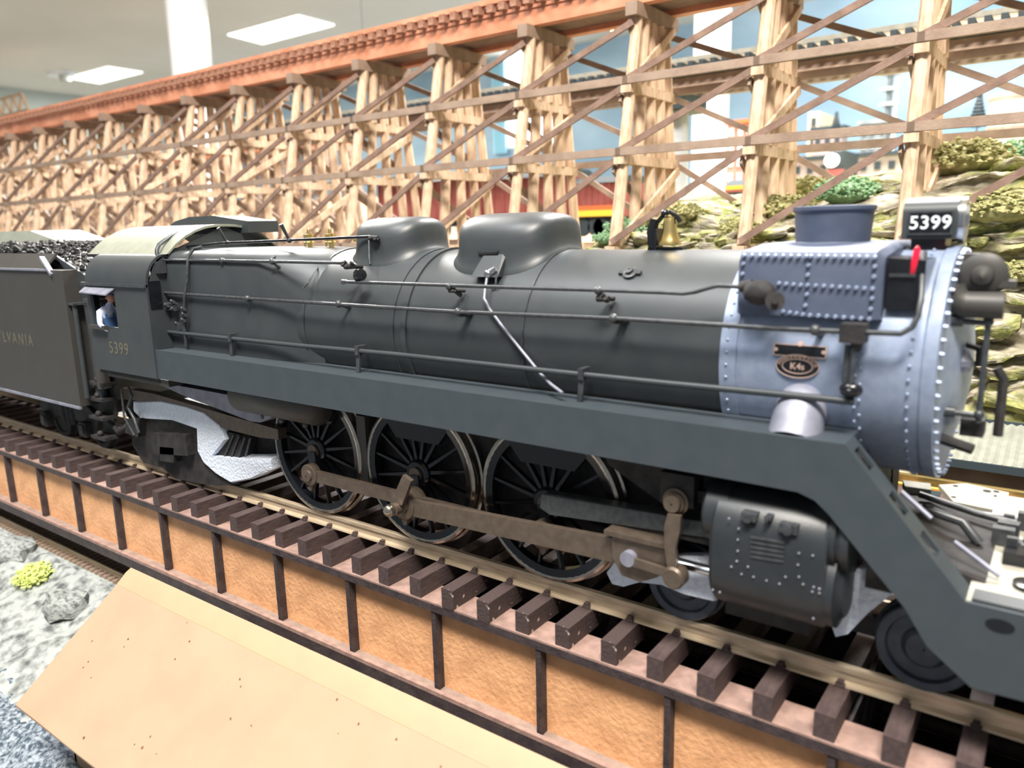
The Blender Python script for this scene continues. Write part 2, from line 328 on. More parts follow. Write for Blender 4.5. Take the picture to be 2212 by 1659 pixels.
# benchwork ground below the bridge
def gfn(u, v):
    x = -40 + 70*u; y = -7.2 + 18*v
    z = -2.62 + .05*fbm(x*.9, y*.9) if y > -1.6 else -2.62 - (-1.6-y)*.42 + .22*fbm(x*.8, y*.8, 3, 6) + .06*fbm(x*3, y*3, 5)
    return (x, y, z)
gr = struct('ground', grid(280, 90, gfn), 'rockw', 60)
# rocky hillside behind the engine
prof = [(7.6,-2.7),(8.5,-1.6),(9.1,-.4),(9.35,.8),(9.6,1.7),(9.8,2.5),(9.95,3.2),(10.15,3.8),(10.6,4.25),(11.5,4.45),(13,4.6),(15,4.75),(18,5.0),(24,5.3),(34,5.6),(60,5.9)]
def hfn(u, v):
    x = -7.5 + 27.5*u
    k = v*(len(prof)-1); i = min(int(k), len(prof)-2); f_ = k-i
    y = prof[i][0]*(1-f_) + prof[i+1][0]*f_; z = prof[i][1]*(1-f_) + prof[i+1][1]*f_
    x2 = x + (y-10)*(-0.10)
    rise = max(0, (x-1.0))*.16 if y < 13 else max(0, (x-1.0))*.10
    fall = max(0, -x-3.2)*.9
    a = .55 if y < 15 else .3
    n = fbm(x*.45, y*.5, z*1.3, 6); st = abs(fbm(x*.25, 3.1, z*2.6, 4))
    return (x2 - (y-13)*.35*(1 if y > 13 else 0), y - a*st*1.1 + .3*n + .10*fbm(x*2.2, y*2, z*4, 4), z + rise*max(0, min(1, (z+2.7)/6)) - fall + a*.55*n + .09*abs(fbm(x*2.6+9, y*2.6, z*5, 4)))
hill = struct('hillside', grid(420, 190, hfn), 'rock', 80)
def blob(nn, r, bit, flat=1.0, seed=1):
    rr = random.Random(seed); b = MB()
    for i in range(nn):
        a = rr.uniform(0, 2*PI); e = math.acos(rr.uniform(-.3, 1)); q = r*rr.uniform(.6, 1.0)
        c = Vector((math.sin(e)*math.cos(a), math.sin(e)*math.sin(a), math.cos(e)*flat))*q
        s_ = bit*rr.uniform(.6, 1.5); R_ = Matrix.Rotation(rr.uniform(0, 6), 3, Vector((rr.random(), rr.random(), rr.random()+.01)).normalized())
        vs = [c + R_ @ (Vector(k)*s_) for k in ((1,0,0),(-1,0,0),(0,1,0),(0,-1,0),(0,0,1),(0,0,-1))]
        b.add(vs, [(0,2,4),(2,1,4),(1,3,4),(3,0,4),(2,0,5),(1,2,5),(3,1,5),(0,3,5)])
    b.ball((0,0,0), r*.72, 10, (1,1,flat))
    return b
def rockmesh(seed, rough=.55):
    rr = random.Random(seed); b = MB(); b.ball((0,0,0), 1, 14)
    b.v = [tuple(Vector(p)*(1 + rough*fbm(p[0]*1.3+seed, p[1]*1.3, p[2]*2.4, 4))) for p in b.v]; return b
rocks = [link('rock', rockmesh(s), 'rock', hill, 40) for s in (1, 2, 3, 4)]
for i, o in enumerate(rocks): o.location = (-30-i, 30, -6); o.scale = (.4, .4, .3)
rr = random.Random(5)
from mathutils.bvhtree import BVHTree
def bvh(o): return BVHTree.FromPolygons([v.co[:] for v in o.data.vertices], [p.vertices[:] for p in o.data.polygons])
HB = bvh(hill); GB = bvh(gr)
def hit_px(x, y, tree=None):
    d = (RX*((x-1106)/FPX) + RY*((y-829.5)/FPX) + RZ).normalized()
    return (tree or HB).ray_cast(CAM, d)[0]
used = 0
for k in range(150):
    px = rr.uniform(1240, 2205); ylo = 330 + (2212-px)*.13; py = rr.uniform(ylo+20, 880 if px > 1990 else 560)
    h = hit_px(px, py)
    if h is None or h.y > 22: continue
    s_ = rr.uniform(.18, .5)*(1 if h.y < 14 else 1.6)
    src = rocks[k % 4]; tgt = src if used < 4 and k % 4 == used else None
    o = inst(src, 'rock', hill, h + Vector((0, .1, -.04)), (rr.uniform(-.3,.3), rr.uniform(-.3,.3), rr.uniform(0, 6)), (s_*1.5, s_, s_*.42)); used += 1
for o in rocks: bpy.data.objects.remove(o)
# foam shrubs on the hillside
bl = {k: link('foliage', blob(420, 1, .075, .7, i+11), k, None, 0) for i, k in enumerate(('leaf', 'leaf2', 'leaf3', 'leaf4'))}
for o in bl.values(): C.objects.unlink(o)
def shrub(px, py, s_, kind, label, tree=None, sc=(1.3, 1, .8), group=None):
    h = hit_px(px, py, tree)
    if h is None: return
    t = thing('foam_shrub', label, 'shrub', h, group); t.rotation_euler[2] = rr.uniform(0, 6)
    inst(bl[kind], 'foliage', t, (0, 0, s_*.2), None, (s_*sc[0], s_*sc[1], s_*sc[2]))
shrub(1350, 505, .55, 'leaf', 'mint green foam shrub left of the brass bell')
shrub(1310, 522, .36, 'leaf', 'small mint green foam shrub at the left foot of the larger one')
shrub(1395, 520, .34, 'leaf4', 'grey white foam shrub just left of the bell bracket')
shrub(1480, 470, .5, 'leaf3', 'olive yellow foam shrub at the foot of the white column')
shrub(1690, 470, .75, 'leaf3', 'olive foam shrub left of the smokestack')
shrub(1830, 432, .7, 'leaf', 'green foam shrub behind the smokestack')
shrub(1740, 425, .8, 'leaf3', 'olive foam shrub at the foot of the second bent from the right')
shrub(2150, 470, .7, 'leaf3', 'yellow brown foam shrub right of the number box')
shrub(2080, 365, .9, 'leaf3', 'olive yellow foam shrub high on the right slope')
shrub(2190, 350, .8, 'leaf', 'dark green foam shrub at the upper right edge')
shrub(2190, 600, .45, 'leaf3', 'olive yellow foam shrub on the cliff right of the air pump')
shrub(1600, 505, .45, 'leaf3', 'small olive yellow foam shrub on the ledge left of the riveted casing')
# lower left: shrub and boulder
shrub(78, 1250, .42, 'leaf2', 'bright yellow green foam shrub beside the narrow track at lower left', GB, (1.3, 1.0, .8))
for px, py, s_, lab in ((135, 1305, .45, 'grey white boulder with a dark foot beside the yellow green shrub'), (30, 1190, .55, 'pale cream flat boulder at the left edge below the narrow track')):
    h = hit_px(px, py, GB)
    o = link('boulder', rockmesh(int(px)), 'rockw', None, 50); o.location = h; o.scale = (s_*1.1, s_*.8, s_*.55); tag(o, lab, 'boulder')
# gravel bank in the near left corner
def gvf(u, v):
    x = -9 + 9.5*u; y = -7.0 + 3.6*v
    return (x, y, -2.55 - (-1.6-y)*.42 + .22*fbm(x*.8, y*.8, 3, 6) + .06*math.sin(u*PI)*math.sin(v*PI) + .05*abs(fbm(x*7, y*7, 1)) - .1*(1-math.sin(u*PI)*math.sin(v*PI)))
o = link('gravel', grid(160, 60, gvf), 'gravel', None, 60); o['kind'] = 'stuff'; tag(o, 'blue grey and white loose gravel on the slope at lower left', 'gravel')

# ================================================================ PLATE GIRDER BRIDGE AND TRACK
X0, X1 = -32.0, 9.4
RT = 0.03
def girder(sgn, label):
    t = thing('plate_girder', label, 'bridge girder', (0, 0, -2.1), 'bridge girders')
    L = lambda b, n, m, a=0: setattr(link(n, b, m, t, a), 'location', (0, 0, 2.1))
    yo, yw = 1.43*sgn, 1.27*sgn
    ys = sorted
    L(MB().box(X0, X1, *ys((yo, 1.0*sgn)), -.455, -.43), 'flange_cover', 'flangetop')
    L(MB().box(X0, X1, *ys((yo, 1.02*sgn)), -.56, -.456), 'top_flange', 'flange')
    yo = 1.5*sgn; b0 = MB().box(X0, X1, *ys((yo, 1.0*sgn)), -1.90, -1.72)
    L(b0, 'bottom_flange', 'flange')
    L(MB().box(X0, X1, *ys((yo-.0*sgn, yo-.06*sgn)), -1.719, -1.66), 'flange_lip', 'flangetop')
    L(MB().box(X0, X1, *ys((yo-.061*sgn, yw-.02*sgn)), -1.719, -1.70), 'ledge', 'ledge')
    sx = []; x = -.97
    while x > X0: x -= 1.64
    while x < X1-1.64: x += 1.64; sx.append(x)
    pn = link('web_panel', MB().box(.03, 1.61, -.02, .02, -1.70, -.56), 'web' if sgn < 0 else 'flange', t, 0)  # far panels coloured dark to imitate shade between the ties
    st = MB(); st.box(-.035, .035, *ys((-.005*sgn, .145*sgn)), -1.70, -.56)
    st0 = link('stiffener', st, 'flange', t, 0)
    an = link('stiffener_angle', MB().box(-.13, -.036, *ys((.021*sgn, .04*sgn)), -1.70, -.56), 'web', t, 0)
    for i, x in enumerate(sx):
        for src, nm in ((pn, 'web_panel'), (st0, 'stiffener'), (an, 'stiffener_angle')):
            o = src if i == 0 else inst(src, nm, t)
            o.location = (x, yw, 2.1)
    if sgn < 0: L(MB().box(X0, X1, -.98, 1.0, -1.62, -1.56), 'lateral_shade_plate', 'matte'); L(MB().box(X0, X1, -1.245, -1.20, -1.70, -.57), 'web_shade_backing', 'flange')  # dark plates added so the inside of the bridge looks shaded
    # floor beam diaphragms between the girders hang from this girder only
    if sgn < 0:
        dm = link('cross_frame', MB().box(-.04, .04, 1.0-2.24+.3, 1.2, -1.4, -.56), 'flange', t, 0)
        for i, x in enumerate(sx[::2]):
            o = dm if i == 0 else inst(dm, 'cross_frame', t); o.location = (x, 0, 2.1)
girder(-1, 'near plate girder with rusty orange web panels and dark stiffeners')
girder(1, 'far plate girder hidden behind the engine on the other side of the ties')
trk = thing('bridge_track', 'bronze railed track on dark brown ties under the steam engine', 'track', (0, 0, -.43))
def rail_mb(y, x0=X0, x1=X1, top=RT, h=.2, s_=1.0):
    pr = [(-.075,0),(.075,0),(.07,.022),(.018,.045),(.014,.125),(.036,.14),(.037,.185),(.03,.2),(-.03,.2),(-.037,.185),(-.036,.14),(-.014,.125),(-.018,.045),(-.07,.022)]
    return MB().prism([(y + a*s_, top - h*s_ + b_*s_) for a, b_ in pr], 'x', x0, x1)
YR = .80
for sg in (-1, 1):
    o = link('rail', rail_mb(sg*YR), 'rail', trk, 20); o.location = (0, 0, .43)
tm = MB().box(-.095, .095, -1.42, 1.42, -.43, -.171)
tiem = link('tie', tm, 'tie', trk, 0)
chip = bpy.data.meshes.new_from_object(tiem); chip.materials.clear(); chip.materials.append(M['tiechip'])
x = -1.43 + .095; xs = []
while x > X0+.3: x -= .571
while x < X1-.3: xs.append(x); x += .571
first = True; tr = random.Random(3)
for i, x in enumerate(xs):
    jitter = 0.0
    if first: o = tiem; first = False
    else: o = inst(tiem, 'tie', trk)
    o.location = (x, tr.uniform(-.025, .025), .43); o.rotation_euler = (0, 0, tr.uniform(-.012, .012))
    if .6 < x < 3.6 and tr.random() < .75: o.data = chip
sp = MB()
for x in xs:
    if x < -14: continue
    for y in (-YR-.085, -YR+.085):
        sp.box(x-.045, x+.045, y-.03, y+.03, -.171, -.135); sp.box(x-.03, x+.03, y-.018, y+.04 if y < -YR else y+.018, -.135, -.105)
o = link('rail_spikes', sp, 'tie', trk, 0); o.location = (0, 0, .43); o['kind'] = 'stuff'
# narrow track on the ground at the left
tb = -2.42
nt_ = thing('narrow_track', 'small brown narrow track on white plaster ground beside the bridge', 'track', (-12, -1.0, tb-.12))
for y in (-1.18, -.62):
    o = link('rail', rail_mb(y, -32, -5.5, tb, .2, .5), 'rail', nt_, 20); o.location = -nt_.location
t0 = link('tie', MB().box(-.05, .05, -.45, .45, -.07, 0), 'girt', nt_, 0)
for i in range(140):
    o = t0 if i == 0 else inst(t0, 'tie', nt_)
    o.location = (-14 + i*.19 - nt_.location.x - 4, -.90+1.0, .02)
link('roadbed', MB().prism([(-.62,-.2),(.62,-.2),(.5,-.045),(-.5,-.045)], 'x', -18, 6.3), 'rockw', nt_, 0).location = (0, .1, 0)

# ================================================================ CARDBOARD SHED (foreground)
pA = at(283, 1226, 'z', -1.0); pB = at(33, 1522, 'x', pA.x)
xR = pA.x + 14
sh = thing('cardboard_shed', 'low shed with a broad manila cardboard roof in the near left corner', 'shed', (pA.x+3, pB.y, -4.2))
o2 = lambda o: setattr(o, 'location', -sh.location) or o
dY, dZ = pB.y - pA.y, pB.z - pA.z
def roofpt(x, f_, up=0): return (x, pA.y + dY*f_, pA.z + dZ*f_ + up)
b = MB(); secs = []
for i in range(29):
    x = pA.x + 14*i/28; wob = .012*math.sin(i*1.3)
    secs.append([roofpt(x, 0.13, .0), roofpt(x, .5, wob), roofpt(x, 1, wob*.6), roofpt(x, 1, -.03), roofpt(x, .5, -.03+wob), roofpt(x, 0.13, -.03)])
b.loft(secs); o2(link('roof_panel', b, 'card', sh, 20))
b = MB(); b.loft([[roofpt(x, 0, -.03), roofpt(x, 0, .0), roofpt(x, .05, .022), roofpt(x, .135, .004), roofpt(x, .135, -.03)] for x in (pA.x, pA.x+7, pA.x+14)])
o2(link('ridge_strip', b, 'cardlite', sh, 30))
far = [(pA.x, pA.y+.02, pA.z-.03), (pA.x, pA.y-.03, pA.z-.03)]
b = MB(); b.box(pA.x+.45, pA.x+13.6, pB.y+.5, pB.y+.56, -4.3, pB.z-dZ*.0+.17)
b.box(pA.x+.45, pA.x+.51, pB.y+.5, pA.y-.1, -4.3, pB.z+.17); o2(link('wall', b, 'card', sh, 0))
b = MB(); b.prism([(pB.y+.5, pB.z+.17), (pA.y-.1, pB.z+.17), (pA.y-.1, pA.z-.08)], 'x', pA.x+.45, pA.x+.5); o2(link('gable', b, 'card', sh, 0))
o2(link('door', MB().box(pA.x+1.15, pA.x+2.3, pB.y+.46, pB.y+.5, -4.3, pB.z+.06), 'door', sh, 0))
b = MB(); r2 = random.Random(9)
nrm = Vector((0, -dZ, dY)).normalized(); nrm = nrm if nrm.z > 0 else -nrm
for i in range(34):
    q = Vector(roofpt(pA.x + r2.uniform(.3, 9), r2.uniform(.15, .97), .014)); s_ = r2.uniform(.006, .017)
    vv = [q + Vector((math.cos(a)*s_*r2.uniform(.5,1.4), math.sin(a)*s_, math.sin(a)*s_*dZ/dY)) for a in (0,1.2,2.5,3.8,5)]
    b.loft([vv, [v + nrm*.003 for v in vv]])
o = o2(link('specks', b, 'speck', sh, 0)); o['kind'] = 'stuff'


# ================================================================ TIMBER TRESTLE
TY = 10.5
CAPZ = 9.50; G1 = 7.72; G2 = 5.98; G3 = 3.72; BOT = 2.9
bx = [4.05 - 3.29*i for i in range(-2, 24)]
tt = thing('timber_trestle', 'tall brown timber trestle with leaning round piles and a red brown girder deck', 'trestle', (0, TY+1, BOT))
def T(src_or_mb, nm, m, loc, rot=None, ang=35):
    o = link(nm, src_or_mb, m, tt, ang) if isinstance(src_or_mb, MB) else inst(src_or_mb, nm, tt)
    o.location = Vector(loc) - tt.location
    if rot is not None: o.rotation_euler = rot
    return o
lv = [(CAPZ-.16, G1+.02), (G1-.22, G2+.02), (G2-.22, G3+.02), (G3-.22, BOT-.2)]
def piley(k, z):      # k = 0..4 from near to far; outer piles lean outwards going down
    h = CAPZ - z
    return [TY+.05 - .205*h, TY+.44 - .10*h, TY+.83 - .01*h, TY+1.22 + .06*h, TY+1.60 + .13*h][k]
proto = {}
rt = random.Random(11); farp = MB()
def shared(key, nm, mk, m, loc, ang=35):
    if key not in proto: proto[key] = T(mk(), nm, m, loc, None, ang); return proto[key]
    return T(proto[key], nm, m, loc)
def ym(z): return piley(0, z) - .2
def yf(z): return piley(4, z) + .2
for i, x in enumerate(bx):
    j = rt.uniform(-.04, .04)
    for s_, (zt, zb) in enumerate(lv):
        for k in range(5):
            if s_ == 3 and (x > -6 or k in (1, 3)): continue
            def mk(): 
                r = .145
                return MB().cyl((0, piley(k, zt), zt), (0, piley(k, zb), zb), r, r*1.08, 9)
            if i > 17: farp.cyl((x, piley(k, zt), zt), (x, piley(k, zb), zb), .145, .155, 8); continue
            o = shared(('p', s_, k), 'pile', mk, 'timber', (x+j*.4, 0, 0)); o.rotation_euler[2] = 0
            o.scale = (rt.uniform(.92, 1.12), 1, 1)
    # cap and sills
    shared('cap', 'cap', lambda: MB().box(-.16, .16, TY-.35, TY+2.1, CAPZ-.16, CAPZ+.16), 'girt', (x, 0, 0), 0)
    for z in (G1, G2, G3):
        shared(('sill', z), 'sill', lambda: MB().box(-.14, .14, ym(z)-.1, yf(z)+.1, z-.22, z+.02), 'timber', (x, 0, 0), 0)
    # sway braces across the bent
    for s_, (zt, zb) in enumerate(lv[:3]):
        if s_ % 2 == i % 2 or s_ == 0:
            shared(('sw', s_), 'sway_brace', lambda: MB().bar((.2, ym(zb)+.05, zb+.1), (.2, yf(zt)-.1, zt-.05), .07, .2, (0,0,1)), 'timber', (x, 0, 0), 0)
        shared(('sx', s_), 'sway_brace', lambda: MB().bar((-.2, ym(zt)+.05, zt-.1), (-.2, yf(zb)-.1, zb+.1), .07, .2, (0,0,1)), 'girt', (x, 0, 0), 0)
    # longitudinal girts, near and far face, and face braces
    if i < len(bx)-1:
        for z in (G1, G2, G3) if x < -9 else (G1, G2):
            shared(('gn', z), 'girt', lambda: MB().box(-3.38, .05, ym(z)-.12, ym(z)+.02, z-.02, z+.17), 'girt', (x, 0, 0), 0)
            shared(('gf', z), 'girt', lambda: MB().box(-3.38, .05, yf(z)-.02, yf(z)+.12, z-.02, z+.17), 'girt', (x, 0, 0), 0)
        for (zt, zb) in ((CAPZ-.3, G1+.12), (G1-.05, G2+.12), (G2-.05, G3+.12), (G3-.1, BOT)):
            if zb == BOT and x > -6: continue
            shared(('bn', zt), 'face_brace', lambda: MB().bar((-3.29, ym(zb)-.03, zb), (0, ym(zt)-.03, zt), .08, .15, (0,0,1)), 'timber2', (x, 0, 0), 0)
            shared(('bf', zt), 'face_brace', lambda: MB().bar((-3.29, yf(zt)+.03, zt), (0, yf(zb)+.03, zb), .08, .15, (0,0,1)), 'girt', (x, 0, 0), 0)
o = T(farp, 'far_pile', 'timber', (0,0,0)); o['kind'] = 'stuff'
DX0, DX1 = bx[-1]-3, bx[0]+2
for nm, y0_, y1_ in (('deck_girder', TY-.02, TY+.28), ('deck_girder', TY+1.62, TY+1.92)):
    T(MB().box(DX0, DX1, y0_, y1_, CAPZ+.16, CAPZ+.64), nm, 'deck', (0,0,0), None, 0)
T(MB().box(DX0, DX1, TY-.06, TY+.32, CAPZ+.60, CAPZ+.68), 'girder_cover', 'deck', (0,0,0), None, 0)
T(MB().box(DX0, DX1, TY+.28, TY+1.62, CAPZ+.30, CAPZ+.34), 'deck_soffit', 'timber2', (0,0,0), None, 0)
nt = 0; x = DX1 - .3
dt = None; rest = MB()
while x > DX0:
    if nt < 130:
        if dt is None: dt = T(MB().box(-.1, .1, TY-.26, TY+2.3, CAPZ+.68, CAPZ+.90), 'deck_tie', 'decktie', (x, 0, 0), None, 0)
        else: T(dt, 'deck_tie', None, (x, rt.uniform(-.04, .04), 0))
    else: rest.box(x-.1, x+.1, TY-.26, TY+2.3, CAPZ+.68, CAPZ+.90)
    nt += 1; x -= .43
o = T(rest, 'deck_ties_far', 'decktie', (0,0,0), None, 0); o.name = 'deck_tie_run'; o['kind'] = 'stuff'
T(MB().box(DX0, DX1, TY-.16, TY+.02, CAPZ+.90, CAPZ+1.04), 'guard_timber', 'deck', (0,0,0), None, 0)
for y in (TY+.25, TY+1.65):
    T(rail_mb(y, DX0, DX1, CAPZ+1.08, .2), 'rail', 'rail', (0,0,0), None, 0)
# second, lower trestle behind (left)
t2 = thing('timber_trestle', 'lower brown timber trestle seen through the first one at the left', 'trestle', (-34, 29.5, 1)); t2.scale = (1.35, 1.35, 1.2)
pr2 = {}
def T2(key, nm, mk, m, x):
    if key not in pr2: pr2[key] = link(nm, mk(), m, t2, 35); o = pr2[key]
    else: o = inst(pr2[key], nm, t2)
    o.location = (x+34, 0, 0); return o
for i in range(16):
    x = -35 - 2.9*i
    for k in range(4):
        T2(('p', k), 'pile', lambda: MB().cyl((0, -.6+k*.5, 7.4), (0, -1.6+k*1.15, 0), .16, .17, 8), 'girt', x)
    for z in (3.0, 5.3, 7.4):
        T2(('s', z), 'sill', lambda: MB().box(-.15, .15, -1.0-(7.4-z)*.14, 1.3+(7.4-z)*.14, z-.13, z+.13), 'girt', x)
    for z0_, z1_ in ((.5, 2.9), (3.1, 5.1), (5.4, 7.2)):
        T2(('b', z0_), 'face_brace', lambda: MB().bar((-2.9, -1.5, z0_), (0, -1.2, z1_), .08, .17), 'timber2', x)
        T2(('c', z0_), 'face_brace', lambda: MB().bar((0, 1.5, z0_), (-2.9, 1.3, z1_), .08, .17), 'girt', x)
        T2(('d', z0_), 'sway_brace', lambda: MB().bar((.16, -1.5, z0_), (.16, 1.6, z1_), .07, .17), 'girt', x)
        T2(('e', z0_), 'girt', lambda: MB().box(-2.95, 0, -1.5, -1.38, z1_, z1_+.18), 'girt', x)
o = link('deck_beam', MB().box(-50, -1, -.9, 1.1, 7.54, 7.95), 'deck', t2, 0); 

# brown slope behind the left trestle
def bfn(u, v):
    x = -90 + 82*u; y = 33 + 26*v
    k = max(0, min(1, (-12-x)/14))
    return (x, y, 1.5 + (v**.6)*(4.2 + 2.4*k) + .6*fbm(x*.3, y*.3, 2, 6) - 1.2*(1-k))
struct('hillside', grid(130, 40, bfn), 'brownhill', 60)

# ================================================================ STEEL BRIDGE BEHIND
GY = 19.0
zt = at(1737, 91, 'y', GY).z; zb = at(1725, 160, 'y', GY).z
sb = thing('steel_bridge', 'long grey and tan girder bridge with dark tie ends behind the trestle', 'bridge', (-8, GY+1, zb-6))
def B2(mb, nm, m, ang=0): o = link(nm, mb, m, sb, ang); o.location = -sb.location; return o
bx0, bx1 = -30, 15
B2(MB().box(bx0, bx1, GY+.1, GY+.3, zb+.1, zt-.45), 'web', 'girt'); B2(MB().box(bx0, bx1, GY-.1, GY+.45, zb-.05, zb+.12), 'bottom_flange', 'girt')
B2(MB().box(bx0, bx1, GY-.1, GY+.45, zt-.55, zt-.42), 'top_flange', 'navy'); B2(MB().box(bx0, bx1, GY+2.0, GY+2.3, zb, zt-.45), 'web', 'girt')
B2(MB().box(bx0, bx1, GY-.50, GY-.46, zt-.16, zt), 'walkway_edge', 'cream')
tb2 = B2(MB().box(-.09, .09, GY-.66, GY+2.7, zt-.38, zt-.17), 'tie', 'navy'); x = bx1-.3; f_ = 1
while x > bx0:
    o = tb2 if f_ else inst(tb2, 'tie', sb); f_ = 0
    o.location = Vector((x, 0, 0)) - sb.location; x -= .40
for y in (GY+.3, GY+2.0): B2(rail_mb(y, bx0, bx1, zt+.06, .2), 'rail', 'rail')
def pier(px, label):
    c = at(px, 300, 'y', GY+1.2)
    t = thing('bridge_pier', label, 'pier', (c.x, GY+1.2, 2.5), 'piers of the bridge behind')
    link('shaft', MB().rev((0,0,0), (0,0,1), [(0, .55), (zb-3.1, .5)], 18), 'conc', t)
    link('capital', MB().box(-.75, .75, -1.2, 1.2, zb-3.1, zb-2.551), 'navy', t, 0)
pier(1458, 'grey blue round pier with a dark cap left of the white column')

# ================================================================ THINGS ON THE PLATEAU BEHIND
def boxat(x0, y0, x1, y1, Y, d):
    a = at(x0, y1, 'y', Y); b = at(x1, y0, 'y', Y); return a.x, b.x, Y, Y+d, a.z, b.z
def building(name, label, cat, rect, Y, d, m, roof=None, wins=None, wm='navy', extra=0):
    x0, x1, y0, y1, z0, z1 = boxat(*rect, Y, d); z0 -= extra
    t = thing(name, label, cat, ((x0+x1)/2, (y0+y1)/2, z0)); L = t.location.copy()
    def P(mb, nm, m_): o = link(nm, mb, m_, t, 0); o.location = -L; return o
    P(MB().box(x0, x1, y0, y1, z0, z1), 'wall', m)
    if roof: P(MB().box(x0-.2, x1+.2, y0-.2, y1+.2, z1+.002, z1+.25), 'roof', roof)
    if wins:
        nx, nz, fw, fh = wins; w0 = None
        for i in range(nx):
            for j in range(nz):
                cx = x0 + (x1-x0)*(i+.5)/nx; cz = z0+extra + (z1-z0-extra)*(j+.5)/nz
                ww = (x1-x0)/nx*fw/2; hh = (z1-z0-extra)/nz*fh/2
                if w0 is None: w0 = P(MB().box(-ww, ww, -.06, .05, -hh, hh), 'window', wm); o = w0
                else: o = inst(w0, 'window', t)
                o.location = Vector((cx, y0, cz)) - L
    return t
building('warehouse', 'long low dusty pink warehouse with a row of arched windows at right', 'building', (1655, 322, 2110, 392), 48, 1.7, 'pinkbld', 'navy', (15, 1, .45, .4), extra=2)
building('factory', 'small dark roofed block on the skyline between two bents', 'building', (1755, 278, 1820, 330), 50.5, 1.5, 'pinkbld', 'navy', (3, 1, .5, .5), extra=1)
building('factory', 'grey block with a row of windows left of the refinery tower', 'building', (1855, 265, 1915, 330), 50.5, 1.5, 'towerm', 'towerm', (3, 2, .5, .5), 'white', extra=1)
building('factory', 'narrow cream block with one window left of the skyline rooftops', 'building', (1742, 240, 1772, 330), 52, 4, 'creambld', None, (1, 2, .4, .4), extra=1)
building('factory', 'red brick factory with white windows left of the second bent from the right', 'building', (1568, 262, 1650, 400), 46, 1.7, 'brick', 'orange', (4, 4, .5, .55), 'white', extra=2)
building('loading_shed', 'white gabled shed behind the rightmost bent foot', 'building', (1985, 335, 2062, 400), 44, 3, 'white', 'navy', None, extra=2)
def gas(px0, px1, py0, py1, Y, label):
    a = at(px0, py1, 'y', Y); b = at(px1, py0, 'y', Y); r = (b.x-a.x)/2
    t = thing('storage_tank', label, 'tank', ((a.x+b.x)/2, Y, a.z-3))
    link('shell', MB().rev((0,0,0), (0,0,1), [(0, r), (b.z-a.z+3, r), (b.z-a.z+3+r*.12, r*.6), (b.z-a.z+3+r*.18, .01)], 28), 'creambld', t)
    rb = MB()
    for k in (.35, .65, .95): rb.rev((0,0,(b.z-a.z+3)*k), (0,0,1), [(0, r), (0, r*1.02), (.25, r*1.02), (.25, r)], 28)
    link('band', rb, 'girt', t, 0)
gas(2125, 2260, 200, 330, 58, 'big beige round storage tank at the right edge')
# refinery tower
Yt = 53.5; a = at(1912, 330, 'y', Yt); b_ = at(1912, 128, 'y', Yt); r = (at(1922,200,'y',Yt).x - at(1902,200,'y',Yt).x)/2*.9; H = b_.z-a.z
t = thing('refinery_tower', 'thin dark refinery tower with ring platforms on the skyline', 'tower', (a.x, Yt, a.z-1))
link('shell', MB().rev((0,0,0), (0,0,1), [(0, r*1.2), (H*.45, r*1.1), (H*.5, r*.8), (H+1, r*.7), (H+1.2, .01)], 14), 'towerm', t)
pf = None
for k in (.30, .50, .66, .82, .98):
    if pf is None: pf = link('platform', MB().rev((0,0,0), (0,0,1), [(0, .05), (0, r*2.4), (.18, r*2.4), (.18, .05)], 14), 'conc', t); o = pf
    else: o = inst(pf, 'platform', t)
    o.location = (0, 0, H*k)
link('side_pipe', MB().cyl((r*1.7, -.1, 0), (r*1.7, -.1, H*.95), .12, None, 8), 'white', t)
def conifer(px, py, h, Y, label):
    a = at(px, py, 'y', Y); t = thing('conifer', label, 'tree', (a.x, Y, a.z-.6)); b = MB(); q = random.Random(px)
    for k in range(9):
        z = h*(.12 + .1*k); r = h*.28*(1-k/9.3)
        for i in range(9):
            an = 2*PI*i/9 + k; b.bar((0,0,z+.12*h), (r*math.cos(an), r*math.sin(an), z), .12*h, .06*h)
    link('foliage', b, 'navy', t, 0); link('trunk', MB().cyl((0,0,-3), (0,0,h), .05*h, .01, 8), 'timber2', t)
conifer(2112, 258, 2.0, 47, 'small dark conifer left of the beige tank'); conifer(1806, 268, 1.3, 47, 'small dark tree above the skyline rooftops')
# freight cars
def car(x0, x1, y0, y1, Y, m, label, stripes=None, gp='freight cars behind the trestle'):
    rx0, rx1, _, _, z0, z1 = boxat(x0, y0, x1, y1, Y, 1)
    t = thing('freight_car', label, 'freight car', ((rx0+rx1)/2, Y+1.3, z0-.4), gp); L = t.location.copy()
    P = lambda mb, nm, m_, a_=0: setattr(link(nm, mb, m_, t, a_), 'location', -L)
    P(MB().box(rx0, rx1, Y, Y+2.6, z0+.45, z1), 'body', m); P(MB().prism([(Y-.1, z1+.002), (Y+2.7, z1+.002), (Y+2.0, z1+.3), (Y+.6, z1+.3)], 'x', rx0, rx1), 'roof', 'navy')
    P(MB().box(rx0+.1, rx1-.1, Y+.2, Y+2.4, z0+.15, z0+.44), 'underframe', 'navy')
    n = 8; rb = MB()
    for i in range(n+1): xx = rx0 + (rx1-rx0)*i/n; rb.box(max(rx0, xx-.05), min(rx1, xx+.05), Y-.06, Y-.001, z0+.45, z1)
    P(rb, 'rib', m)
    if stripes:
        for (m2, f0, f1) in stripes: P(MB().box(rx0, rx1, Y-.09, Y-.062, z0+.45+(z1-z0-.45)*f0, z0+.45+(z1-z0-.45)*f1), 'stripe', m2)
    for xx in (rx0+.9, rx1-.9):
        b = MB()
        for dx in (-.5, .5): b.cyl((xx+dx, Y+.1, z0+.0), (xx+dx, Y+.25, z0+.0), .42, None, 14)
        P(b, 'truck', 'navy', 30)
CY_ = 22.4
